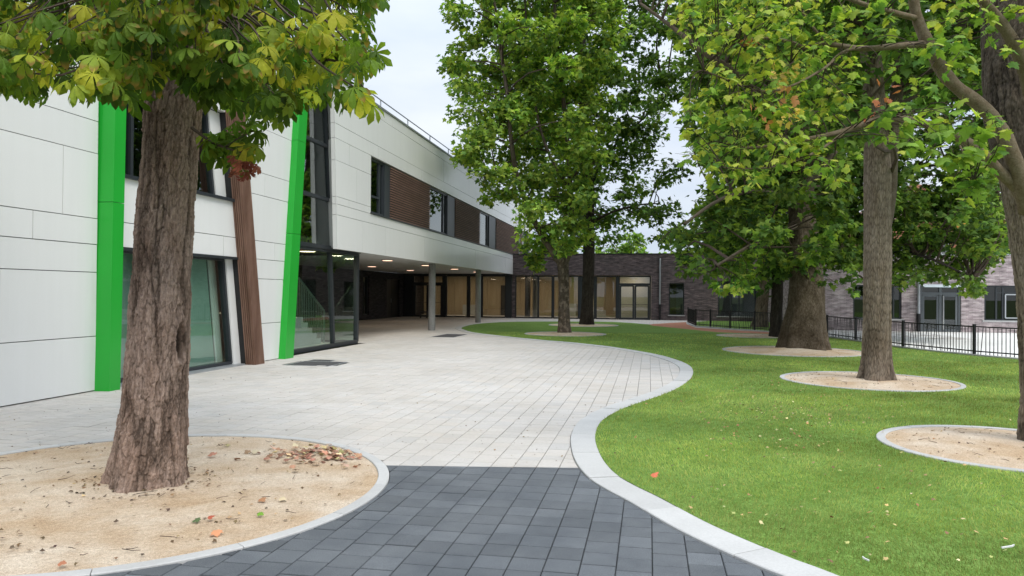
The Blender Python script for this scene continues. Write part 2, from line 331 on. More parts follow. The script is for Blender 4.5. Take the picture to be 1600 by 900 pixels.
# lawn edge, from the near right corner, round the bay and the far tip, along the far side
edge_px = [(1300, 899), (1243, 878), (1167, 847), (1100, 816.7), (1030, 779), (993, 761), (963, 743), (943, 721), (933, 700), (930, 684), (934, 668), (944, 656), (968, 642), (1000, 630), (1040, 616), (1066, 603), (1080, 591), (1083, 580), (1076, 571), (1056, 562.5), (1020, 553), (960, 543), (904, 536.5), (840, 531), (784, 525.2), (745, 520.5), (728, 516.5), (722, 512), (744, 506.6), (784, 503.6), (840, 502.6), (900, 502.7), (960, 503.4), (1013, 507)]
ed = [G(*q)[:2] for q in edge_px]
ed = [np.array([3.1, 2.2]), np.array([2.35, 3.3])] + ed[0:]
EDGE = resample(smooth(ed, 12), .12)
def offset(P, d):
    t = np.gradient(P, axis=0); t /= np.linalg.norm(t, axis=1)[:, None]; nrm = np.stack([-t[:, 1], t[:, 0]], 1)
    return P+nrm*d
KW = .27
sgn = 1
O = offset(EDGE, KW)
# the paving lies on the left of the lawn: choose the offset that moves the first sample away from the lawn
if O[10, 0] > EDGE[10, 0]: O = offset(EDGE, -KW); sgn = -1
KERBO = O
def nearest(P, Q):
    """signed distance from points P to polyline Q (positive on the paving side), nearest point, outward normal"""
    t = np.gradient(Q, axis=0); t /= np.linalg.norm(t, axis=1)[:, None]; nr = sgn*np.stack([-t[:, 1], t[:, 0]], 1)
    d2 = ((P[:, None]-Q[None])**2).sum(2) if len(P)*len(Q) < 4e6 else None
    if d2 is None:
        idx = np.concatenate([((P[i:i+2000, None]-Q[None])**2).sum(2).argmin(1) for i in range(0, len(P), 2000)])
    else: idx = d2.argmin(1)
    v = P-Q[idx]; return (v*nr[idx]).sum(1), Q[idx], nr[idx]
PIT = dict(chestnut=((-3.16, 6.12), 2.13), centre=((6.67, 13.83), 1.56), right=((5.26, 7.8), 1.27), broad=((8.0, 21.0), 1.95), left=((2.1, 29.0), 1.6), leftfar=((3.6, 37.2), 1.75), slim=((9.3, 28.6), 1.35))
# lawn outline
fence_pts = [np.array(p) for p in [(11.0, 31.2), (12.15, 28.5), (12.12, 26.07), (12.03, 22.73), (12.5, 20.0), (13.6, 17.3), (15.3, 14.8)]]
south = [np.array([3.1, 2.2]), np.array([3.4, -6.]), np.array([22, -6.])]
red_low = [G(*q)[:2] for q in [(1020, 509.3), (1047, 512), (1121, 519.5), (1204, 522.5)]]
lawn_poly = list(EDGE) + red_low[0:] + [p+np.array([-.12, -.05]) for p in fence_pts] + [np.array([22, 9.]), south[2], south[1]]
lawn_poly = np.array(lawn_poly)
def inside(P, poly):
    x, y = P[:, 0], P[:, 1]; c = np.zeros(len(P), bool); j = len(poly)-1
    for i in range(len(poly)):
        xi, yi = poly[i]; xj, yj = poly[j]
        if yi != yj: c ^= ((yi > y) != (yj > y)) & (x < (xj-xi)*(y-yi)/(yj-yi)+xi)
        j = i
    return c
def sheet(name, poly, z, m, label=None, kind='structure', hole=None, parent=None):
    mb = MB(); import mathutils.geometry as mg
    loops = [[Vector((p[0], p[1], 0)) for p in poly]]
    tris = mg.tessellate_polygon(loops)
    mb.add([(p[0], p[1], z) for p in poly], [tuple(t) for t in tris])
    V = np.array(mb.v); f2 = []
    for t in mb.f:
        a_, b_, c_ = V[t[0]], V[t[1]], V[t[2]]
        f2.append(t if np.cross(b_-a_, c_-a_)[2] > 0 else t[::-1])
    mb.f = f2
    o = build(name, mb, m, parent); tag(o, label, None, None, kind); return o
sheet('ground', [(-900, -300), (900, -300), (900, 1600), (-900, 1600)], -.06, M_ground)
sheet('paving_bed', [B(-4, -8.9)[:2], B(-4, 6)[:2], B(20, 6)[:2], B(30, 3)[:2], B(46.8, 3.4)[:2], B(46.8, -16)[:2], B(22, -16)[:2], B(21.9, -8.9)[:2]], -.018, M_joint)
lawn = sheet('lawn', lawn_poly, .012, M_turf)
sheet('red_path', [G(*q)[:2] for q in [(1013, 506.7), (1020, 509.3), (1047, 512), (1121, 519.5), (1204, 522.5)]] + [(12.0, 29.2), (11.6, 31.0)] + [G(*q)[:2] for q in [(1178, 517.8), (1133, 515.3), (1087, 512), (1073, 506.7), (1072, 503.2)]], .004, M_redp)
sheet('yard', [(12.2, 28.5), (12.18, 26.07), (12.1, 22.73), (12.6, 20.0), (13.7, 17.3), (15.4, 14.8), (40, 9), (46, 28), B(36.4, 7)[:2], (11.5, 31.2)], .0, M_yard)
fL = [G(*q)[:2] for q in [(1075, 505), (1087, 510.2), (1110, 512), (1140.7, 514.7), (1178.7, 517.3)]]
sheet('back_lawn', [fL[0]+[.1, 1], *[p+np.array([.1, .15]) for p in fL], np.array([11.2, 31.4]), B(36.2, 7.2)[:2], B(46.5, 9)[:2], B(46.5, 3.6)[:2]], .006, M_turf)

# ------------------------------------------------------------------ pavers
PW = .2085; BEV = .005; GAP = .0019; GAPT = .0040
def clip(poly, q, nr):
    out_ = []; k = len(poly)
    for i in range(k):
        a_, b_ = poly[i], poly[(i+1) % k]; da = (a_-q)@nr; db = (b_-q)@nr
        if da >= 0: out_.append(a_)
        if (da >= 0) != (db >= 0): out_.append(a_+(b_-a_)*(da/(da-db)))
    return out_
A2 = A[:2]; N2 = N[:2]
cut_a, cut_b = G(612, 727)[:2], G(910, 731)[:2]; cd = (cut_b-cut_a)/np.linalg.norm(cut_b-cut_a); cn = np.array([-cd[1], cd[0]])   # normal points away from camera
pits_paving = PIT['chestnut']; PR = pits_paving[1]
MAN = [[(450, 569.3), (476.7, 564), (536.7, 566.7), (513, 572.7)], [(455, 565.2), (463, 561.8), (485, 562.6), (476, 566)], [(673, 526.7), (697, 521.7), (730, 522.7), (710, 527.3)]]
MANB = []
for q in MAN:
    P = np.array([G(*p)[:2] for p in q]); s_, n_ = P@A2, P@N2
    MANB.append((s_.min()+.1, s_.max()-.1, n_.min(), n_.max()))
MANB[1] = (MANB[0][1]+.0, MANB[0][1]+.45, MANB[0][2]+.02, MANB[0][2]+.62)
def laid(dark):
    """list of (polygon, centre) of pavers in world xy"""
    res = []
    cols = range(-80, 60) if not dark else range(-45, 45)
    r2 = random.Random(5 if dark else 6)
    C = []; S = []
    for ci in cols:
        n0 = -.6+ci*PW
        s0 = 0.2 if not dark else .5; s1 = 46.6 if not dark else 8.0
        off = r2.random()*PW; s = s0-off if dark else s0-off
        while s < s1:
            L = PW if dark else r2.choice([PW*.75, PW, PW, PW*1.5])
            C.append((s, n0, L)); s += L
    C = np.array(C); ctr = (C[:, 0]+C[:, 2]/2)[:, None]*A2+(C[:, 1]+PW/2)[:, None]*N2
    dn = C[:, 1]+PW/2; ds = C[:, 0]
    side = (ctr-cut_a)@cn
    keep = (side < .16) if dark else (side > -.16)
    keep &= ~((ds < 21.9) & (dn < -8.65)) & (dn > -15.95)
    keep &= ctr[:, 1] > 1.2
    # only the part of the ground the photograph can see, plus a margin
    px = topx(np.c_[ctr, np.zeros(len(ctr))]); keep &= (px[:, 0] > -260) & (px[:, 0] < 1700) & (px[:, 1] < 1250)
    sdk, qk, nk = nearest(ctr, KERBO); keep &= (sdk > -.16) | (ctr[:, 1] > 40)
    keep &= ~inside(ctr, lawn_poly)
    rp = np.hypot(*(ctr-np.array(pits_paving[0])).T); keep &= rp > PR-.16
    for m_ in MANB: keep &= ~((ds+C[:, 2]/2 > m_[0]) & (ds+C[:, 2]/2 < m_[1]) & (dn > m_[2]) & (dn < m_[3]))
    for i in np.nonzero(keep)[0]:
        s, n0, L = C[i]; g = GAP
        poly = [A2*a_+N2*b_ for a_, b_ in ((s+GAPT, n0+g), (s+GAPT, n0+PW-g), (s+L-GAPT, n0+PW-g), (s+L-GAPT, n0+g))]
        full = True
        if abs(sdk[i]) < .19: poly = clip(poly, qk[i]+nk[i]*.004, nk[i]); full = False
        if poly and rp[i]-PR < .19:
            dr = (ctr[i]-np.array(pits_paving[0]))/rp[i]; poly = clip(poly, np.array(pits_paving[0])+dr*(PR+.004), dr); full = False
        if poly and abs(side[i]) < .17:
            poly = clip(poly, cut_a+(-cn if dark else cn)*.003, -cn if dark else cn); full = False
        if len(poly) < 3: continue
        P = np.array(poly); x, y = P.T; ar = .5*abs((x*np.roll(y, -1)-y*np.roll(x, -1)).sum())
        if ar < .0012: continue
        res.append((P, ctr[i], full and abs(L-PW) < 1e-6))
    return res
def paver_faces(mb, P, z, col, bev=BEV):
    # counter-clockwise
    x, y = P.T
    if (x*np.roll(y, -1)-y*np.roll(x, -1)).sum() < 0: P = P[::-1]
    c = P.mean(0); k = len(P)
    v = c-P; inn = P+v/(np.linalg.norm(v, axis=1)[:, None]+1e-9)*bev*1.4
    vs = [(*p, -.02) for p in P]+[(*p, z-bev*.8) for p in P]+[(*p, z) for p in inn]
    fs = [(i, (i+1) % k, k+(i+1) % k, k+i) for i in range(k)]+[(k+i, k+(i+1) % k, 2*k+(i+1) % k, 2*k+i) for i in range(k)]+[tuple(range(2*k, 3*k))]
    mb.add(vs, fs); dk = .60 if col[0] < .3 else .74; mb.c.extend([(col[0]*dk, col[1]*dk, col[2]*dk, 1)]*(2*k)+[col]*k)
def light_col():
    b_ = rnd.gauss(.54, .013); w_ = rnd.gauss(0, .004)
    if rnd.random() < .04: b_ *= .95; w_ -= .006
    return (b_*1.03+w_, b_*.972, b_*.905-w_, 1)
def dark_col():
    b_ = rnd.gauss(.185, .020); return (b_*.95, b_*1.03, b_*1.10, 1)
def pavement(name, dark, m, colf, label_stuff):
    res = laid(dark); res.sort(key=lambda q: q[1][0]**2*.3+q[1][1]**2)
    root = None; mb = MB(); shared = []
    inview = []
    for q in res:
        p = topx(np.array([[*q[1], 0]]))[0]
        inview.append(-10 < p[0] < 1610 and p[1] < 905)
    # bed slab of this paving, recessed: the parent
    b0 = MB(); cc = res[0][1]; b0.add([(cc[0]-.09, cc[1]-.09, -.017), (cc[0]+.09, cc[1]-.09, -.017), (cc[0]+.09, cc[1]+.09, -.017), (cc[0]-.09, cc[1]+.09, -.017)], [(0, 1, 2, 3)])
    root = build(name, b0, M_joint); tag(root, kind='structure')
    cnt = 0
    for v in range(10):
        t = MB(); P = np.array([A2*a_+N2*b_ for a_, b_ in ((-PW/2+GAPT, -PW/2+GAP), (-PW/2+GAPT, PW/2-GAP), (PW/2-GAPT, PW/2-GAP), (PW/2-GAPT, -PW/2+GAP))])
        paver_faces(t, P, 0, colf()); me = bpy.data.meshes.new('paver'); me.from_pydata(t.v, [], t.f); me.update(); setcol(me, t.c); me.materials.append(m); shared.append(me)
    for q, vis in zip(res, inview):
        P, c, full = q; dz = rnd.gauss(0, .0009)
        if vis and cnt < 298:
            cnt += 1
            if full: o = bpy.data.objects.new('paver', rnd.choice(shared)); COL.objects.link(o); o.parent = root; o.location = (c[0]-root.location.x, c[1]-root.location.y, dz-root.location.z)
            else:
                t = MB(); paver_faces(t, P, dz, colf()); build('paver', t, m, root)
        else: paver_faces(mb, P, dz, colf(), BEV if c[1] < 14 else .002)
    if mb.n: tag(build('paver_field', mb, m, root), kind='stuff')
pavement('dark_paving', True, M_paved, dark_col, '')
pavement('light_paving', False, M_pave, light_col, '')

# kerb stones along the lawn
def kerb(name, inner, outer, z0, z1, step, parent=None, gap=.010):
    """stones between two polylines with the same number of samples"""
    root = parent; L = len(inner); k = max(2, int(step/.12)); i = 0; first = True
    while i < L-1:
        j = min(i+k, L-1); t = MB(); I, O_ = inner[i:j+1].copy(), outer[i:j+1].copy()
        if gap:
            I[-1] += (I[-2]-I[-1])*gap/max(1e-6, np.linalg.norm(I[-2]-I[-1])); O_[-1] += (O_[-2]-O_[-1])*gap/max(1e-6, np.linalg.norm(O_[-2]-O_[-1]))
        m_ = len(I); b_ = rnd.gauss(1, .035); col = (b_, b_, b_*1.0, 1); zt = z1+rnd.gauss(0, .0012); e = .006
        d = O_-I; d /= np.linalg.norm(d, axis=1)[:, None]
        rings = [[(*I[q], z0), (*I[q], zt-e), (*(I[q]+d[q]*e), zt), (*(O_[q]-d[q]*e), zt), (*O_[q], zt-e), (*O_[q], z0)] for q in range(m_)]
        vs = [p for r_ in rings for p in r_]; fs = []
        for q in range(m_-1):
            for s_ in range(5): fs.append((q*6+s_, (q+1)*6+s_, (q+1)*6+s_+1, q*6+s_+1))
        fs += [tuple(range(6)), tuple((m_-1)*6+5-s_ for s_ in range(6))]
        t.add(vs, fs, col); o = build(name if root is None else 'kerb_stone', t, M_kerb, root)
        if root is None: root = o; tag(o, kind='structure')
        i = j
    return root
kerb('lawn_kerb', EDGE, KERBO, -.05, .014, .96)

# ------------------------------------------------------------------ leaf templates
def T_maple(detail):
    """palmate leaf in the xy plane, stalk at the origin, tip towards +y, length about 1"""
    if detail == 2:
        pts = [(0, 0), (.12, -.06), (.30, -.10), (.30, .06), (.52, .14), (.42, .26), (.56, .48), (.34, .46), (.24, .56), (.20, .80), (.09, .80), (0, 1.0)]
        full = pts+[(-x, y) for x, y in pts[-2:0:-1]]
        V = [(0, .34, .02)]+[(x, y, -.10*(x*x+(y-.3)**2)*1.6-.12*abs(x)*(1 if i % 3 else .2)) for i, (x, y) in enumerate(full)]
        n_ = len(full); Fq = [(0, 1+i, 1+(i+1) % n_) for i in range(n_)]
    elif detail == 1:
        full = [(0, 0), (.34, -.06), (.30, .18), (.56, .42), (.24, .50), (0, 1.0), (-.24, .50), (-.56, .42), (-.30, .18), (-.34, -.06)]
        V = [(0, .32, .03)]+[(x, y, -.16*(x*x+(y-.3)**2)) for x, y in full]; n_ = len(full); Fq = [(0, 1+i, 1+(i+1) % n_) for i in range(n_)]
    else:
        V = [(0, 0, 0), (.5, .36, -.08), (.16, .5, .03), (0, 1, -.1), (-.5, .36, -.08), (-.16, .5, .03)]
        V = [(0, 0, 0), (.5, .3, -.08), (.2, .52, .02), (0, 1, -.1), (-.2, .52, .02), (-.5, .3, -.08)]; Fq = [(0, 1, 2), (0, 2, 3), (0, 3, 4), (0, 4, 5)]
    return np.array(V), np.array(Fq)
def T_chestnut(fine, seed=0, droop=.9):
    """compound leaf of seven leaflets; origin at the leaf stalk end, normal +z"""
    r_ = random.Random(seed); V = []; Fq = []
    angs = [0, 38, -38, 76, -76, 118, -118][:r_.choice([5, 7, 7])]; rows = 6 if fine else 3
    prof = [(0, .015), (.2, .05), (.42, .11), (.66, .175), (.84, .145), (1, .0)] if fine else [(0, .02), (.55, .2), (1, 0)]
    if not fine: prof = [(0, .02), (.45, .12), (.75, .17), (1, 0)]; rows = 4
    for a_ in angs:
        L = (1-.0035*abs(a_))*r_.uniform(.85, 1.05); an = R(a_+r_.uniform(-7, 7)); ca, sa = math.cos(an), math.sin(an); dr = droop*r_.uniform(.7, 1.3); tw = r_.uniform(-.3, .3)
        b0 = len(V)
        for t, w_ in prof:
            # bend: leaflet arcs down
            ang = dr*t*1.0; y = L*(math.sin(ang)/dr if dr > .01 else t)*1.0; z = -L*(1-math.cos(ang))/dr
            z += .10*L*math.sin(min(t*2.2, 1)*math.pi/2)*0
            for sx in (-1, 0, 1):
                x_ = sx*w_*L; zz = z+(.055*L*abs(sx)*w_/.2)+tw*x_*t + (.012*L*((len(V)//3) % 2)*abs(sx) if fine else 0)
                V.append((ca*x_+sa*y, -sa*x_+ca*y, zz))
        for i in range(len(prof)-1):
            for k in range(2): Fq.append((b0+i*3+k, b0+i*3+k+1, b0+(i+1)*3+k+1, b0+(i+1)*3+k))
    return np.array(V), np.array(Fq)
def basis(nrm, tip):
    """rotation matrices: local z -> nrm, local y -> tip made orthogonal"""
    nrm = nrm/np.linalg.norm(nrm, axis=1)[:, None]; y = tip-(tip*nrm).sum(1)[:, None]*nrm; y /= np.linalg.norm(y, axis=1)[:, None]+1e-9
    x = np.cross(y, nrm); return np.stack([x, y, nrm], 2)
def scatter(tmpl, pos, nrm, tip, size, cols):
    V, Fq = tmpl; Rm = basis(nrm, tip); W_ = np.einsum('nij,kj->nki', Rm, V)*size[:, None, None]+pos[:, None]
    k = len(V); n_ = len(pos); Fa = (Fq[None]+np.arange(n_)[:, None, None]*k).reshape(-1, Fq.shape[1])
    return W_.reshape(-1, 3), Fa, np.repeat(cols, k, 0)

# ------------------------------------------------------------------ grass blades
def blades():
    P = []
    for y0, y1, dens in ((2.5, 5.5, 5200), (5.5, 8, 3600), (8, 12, 1900), (12, 18, 800), (18, 30, 260)):
        x0, x1 = -1, min(.74*y1+.5, 20); n_ = int((x1-x0)*(y1-y0)*dens); q = np.c_[rng.uniform(x0, x1, n_), rng.uniform(y0, y1, n_)]
        q = q[q[:, 0] < q[:, 1]*.71+.3]; P.append(q)
    P = np.concatenate(P); P = P[inside(P, lawn_poly)]
    for k, (c, r_) in PIT.items(): P = P[np.hypot(P[:, 0]-c[0], P[:, 1]-c[1]) > r_+.005]
    n_ = len(P); px = topx(np.c_[P, np.zeros(n_)]); P = P[(px[:, 0] < 1630) & (px[:, 1] < 930)]; n_ = len(P)
    dist = np.hypot(*P.T); ws = np.clip(.0028*(dist/5), .003, .011); h = rng.uniform(.018, .034, n_)*(1+.25*(dist > 10))
    la = fbm(P[:, 0]*1.1+9, P[:, 1]*1.1+3, 0, 3)*6.3*1.6; an = rng.uniform(0, 2*np.pi, n_)
    lean = rng.uniform(.1, .9, n_)*h; ldir = np.stack([np.cos(la), np.sin(la)], 1)*.6+rng.normal(0, .6, (n_, 2))
    sd = np.stack([np.cos(an), np.sin(an)], 1)*ws[:, None]/2; z0 = np.full(n_, .012)
    a_ = np.c_[P-sd, z0]; b_ = np.c_[P+sd, z0]; t_ = np.c_[P+ldir*lean[:, None], z0+h]
    V = np.stack([a_, b_, t_], 1).reshape(-1, 3); Fq = np.arange(n_*3).reshape(-1, 3)
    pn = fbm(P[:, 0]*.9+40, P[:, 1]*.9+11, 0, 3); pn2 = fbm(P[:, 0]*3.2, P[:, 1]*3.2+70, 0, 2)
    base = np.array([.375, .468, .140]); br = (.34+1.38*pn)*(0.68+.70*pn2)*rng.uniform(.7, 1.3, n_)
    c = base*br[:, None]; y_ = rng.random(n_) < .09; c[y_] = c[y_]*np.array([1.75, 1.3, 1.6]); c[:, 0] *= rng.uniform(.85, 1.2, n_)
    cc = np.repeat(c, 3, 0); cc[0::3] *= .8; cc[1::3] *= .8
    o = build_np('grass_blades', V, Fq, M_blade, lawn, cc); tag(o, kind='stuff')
blades()

# ------------------------------------------------------------------ sand beds round the trees
def sand_bed(key, kw_, mound=.05):
    (cx, cy), r_ = PIT[key]; ri = r_-kw_; nr, na = (60, 220) if key == 'chestnut' else (30, 90)
    rr = np.linspace(0, 1, nr)[:, None]*np.ones((1, na))*(ri+.004); aa = np.linspace(0, 2*np.pi, na, endpoint=False)[None]*np.ones((nr, 1))
    x = cx+rr*np.cos(aa); y = cy+rr*np.sin(aa); z = .016+mound*np.exp(-(rr/.9)**2)+.022*(fbm(x*2.1+50, y*2.1+50)-.5)+.012*(fbm(x*11+50, y*11+50)-.5)
    z = np.where(rr > ri-.12, z*(1-(rr-ri+.12)/.12*.35), z); z = z-(.014 if key == 'chestnut' else 0); z = np.maximum(z, -.004 if key == 'chestnut' else .0165)
    V = np.stack([x, y, z], 2).reshape(-1, 3); i, j = np.meshgrid(np.arange(nr-1), np.arange(na), indexing='ij'); j2 = (j+1) % na
    Fq = np.stack([i*na+j, (i+1)*na+j, (i+1)*na+j2, i*na+j2], 2).reshape(-1, 4)
    o = build_np('sand_bed', V, Fq, M_sand, None, smooth=True); tag(o, kind='structure')
    t = np.linspace(0, 2*np.pi, 145); I = np.stack([cx+ri*np.cos(t), cy+ri*np.sin(t)], 1); O_ = np.stack([cx+r_*np.cos(t), cy+r_*np.sin(t)], 1)
    o2 = kerb('bed_kerb', I, O_, -.03, .027 if key != 'chestnut' else .012, max(.45, .12*145*.86/(2*math.pi*r_))*1.0, o, .005)
    return o
for k in PIT: sand_bed(k, .095 if k in ('chestnut', 'right') else .085, .05 if k != 'broad' else .09)

# ------------------------------------------------------------------ trees
def spine(pts, n_=60):
    P = smooth(pts, 14); d = np.r_[0, np.cumsum(np.linalg.norm(np.diff(P, axis=0), axis=1))]; t = np.linspace(0, d[-1], n_)
    return np.stack([np.interp(t, d, P[:, i]) for i in range(3)], 1), d[-1]
def trunk(root, pts, rads, nt_, nz_, style, m, flare=.3, butt=5, name='trunk', seed=0, wound=None, lump=.04, dark_above=None):
    P, L = spine(pts, nz_); tt = np.linspace(0, 1, nz_); CPs = np.array([np.array(q, float) for q in pts]); cd_ = np.r_[0, np.cumsum(np.linalg.norm(np.diff(CPs, axis=0), axis=1))]
    rr = np.interp(tt, cd_/cd_[-1] if len(rads) == len(pts) else np.linspace(0, 1, len(rads)), rads)
    th_ = np.linspace(0, 2*np.pi, nt_, endpoint=False)[None]*np.ones((nz_, 1)); s_ = (tt*L)[:, None]*np.ones((1, nt_)); r0 = rr[:, None]
    cu = 2*np.pi*np.mean(rads); u = th_/(2*np.pi)
    wob = fbm(u*6, s_*1.5+seed*3.1, 6, 3, seed)-.5
    rad = r0*(1+lump*2.5*wob)
    rad = rad*(1+flare*np.exp(-s_/(r0*1.1))*(1+.55*np.cos(butt*th_+seed+.9*np.sin(2*th_))))
    crack = np.zeros_like(rad); tone = np.ones_like(rad)
    def cells(wc, hc, k):
        nu = max(4, int(round(cu/wc))); x = u*nu+.55*(fbm(u*nu*1.0, s_/hc*1.4, nu, 3, k+50)-.5)*2; y = s_/hc+.4*(fbm(u*nu, s_/hc, nu, 2, k+60)-.5)*2
        return voro(x, y, nu, k)
    if style == 'plates':
        f1, f2, i1 = cells(.032, .15, seed); e1 = np.clip((f2-f1)/.16, 0, 1); g1, g2, j1 = cells(.013, .036, seed+3); e2 = np.clip((g2-g1)/.3, 0, 1); h1, h2, k1 = cells(.09, .42, seed+6)
        nb = max(3, int(round(cu/.12))); wx = .5*(fbm(u*9, s_*2.0, 9, 3, seed+31)-.5); rid = 1-np.abs(2*fbm((u*nb+wx), s_*.9, nb, 4, seed+9)-1); fur = np.clip((rid-.80)/.2, 0, 1)
        fine = fbm(u*max(4, int(cu/.010)), s_/.03, max(4, int(cu/.010)), 3, seed+44)-.5
        disp = .004*e1+.011*(i1-.5)+.010*(k1-.5)+.0035*e2+.008*(j1-.5)-.015*fur+.009*fine
        low = np.clip(.5-(.55*i1+.25*k1+.2*j1)-.05, 0, 1)*2.0
        crack = np.clip((1-e1)*.62+fur*.85+(1-e2)*.34+low*.40-.12, 0, 1); tone = .80+.34*j1+.22*i1+.5*fine
    elif style == 'ridges':
        f1, f2, i1 = cells(.03, .16, seed); e1 = np.clip((f2-f1)/.35, 0, 1); disp = .009*e1+.006*(i1-.5); crack = (1-e1)*.65; tone = .85+.3*i1
        nb = 5; rid = 1-np.abs(2*fbm(u*nb, s_*.35, nb, 2, seed+9)-1); fur = np.clip((rid-.8)/.2, 0, 1)*np.exp(-s_/1.2); disp = disp-.085*fur; crack = np.clip(crack+fur*.75, 0, 1)
    elif style == 'mottled':
        f1, f2, i1 = cells(.07, .12, seed); e1 = np.clip((f2-f1)/.3, 0, 1); disp = .012*e1+.016*(i1-.5); crack = (1-e1)*.5; tone = np.where(i1 > .70, 1.05, .45+.35*i1)
    elif style == 'broad':
        f1, f2, i1 = cells(.05, .10, seed); e1 = np.clip((f2-f1)/.35, 0, 1); big = fbm(u*5, s_*1.1, 5, 4, seed+4)-.5
        disp = .007*e1+.10*big+.004*i1+.10*np.exp(-s_/.45)*(fbm(u*14, s_*1.8, 14, 3, seed+15)-.5)*2; crack = (1-e1)*.4; tone = .8+.5*fbm(u*9, s_*2, 9, 3, seed+8)
    rad = rad+disp*(1 if np.mean(rads) > .15 else .6)
    if wound:
        wt, ws_, aw, ah = wound; d = np.hypot((np.mod(th_-wt+np.pi, 2*np.pi)-np.pi)*r0/aw, (s_-ws_)/ah); d = d+.35*(fbm(u*30, s_*9, 30, 3, 5)-.5)
        rad = rad+.022*np.exp(-((d-1.25)/.28)**2)-.075*np.clip(1.1-d, 0, 1); wm_ = np.clip(1.6-1.35*d, 0, 1); crack = np.maximum(crack, wm_); tone = tone*(1-.6*wm_)
    tg = np.gradient(P, axis=0); tg /= np.linalg.norm(tg, axis=1)[:, None]; X = np.cross(np.array([0, 1., 0]), tg); X /= np.linalg.norm(X, axis=1)[:, None]; Yv = np.cross(tg, X)
    V = P[:, None]+rad[..., None]*(np.cos(th_)[..., None]*X[:, None]+np.sin(th_)[..., None]*Yv[:, None]); V = V.reshape(-1, 3)
    i, j = np.meshgrid(np.arange(nz_-1), np.arange(nt_), indexing='ij'); j2 = (j+1) % nt_
    Fq = np.stack([i*nt_+j, i*nt_+j2, (i+1)*nt_+j2, (i+1)*nt_+j], 2).reshape(-1, 4)
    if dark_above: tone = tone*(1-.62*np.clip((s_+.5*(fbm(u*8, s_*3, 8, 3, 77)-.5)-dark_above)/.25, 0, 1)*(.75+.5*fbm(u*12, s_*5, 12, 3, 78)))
    tn = tone*(1-.72*crack); c = np.stack([tn, tn*(1-.02*crack), tn*(1-.05*crack)], 2).reshape(-1, 3)
    return build_np(name, V, Fq, m, root, c, smooth=True)

def palette(n_, cols, wts, jit=.18):
    cols = np.array(cols); w_ = np.array(wts)/sum(wts); idx = rng.choice(len(cols), n_, p=w_); c = cols[idx]*np.exp(rng.normal(0, jit, (n_, 1))); c *= np.exp(rng.normal(0, .05, (n_, 3))); return c
GREEN = [(.125, .22, .05), (.18, .29, .055), (.080, .155, .04), (.27, .37, .06)]
DEEP = [(.080, .145, .036), (.115, .195, .044), (.055, .105, .030), (.18, .265, .05)]
LIME = [(.20, .32, .06), (.32, .40, .07), (.42, .44, .09), (.10, .20, .045)]

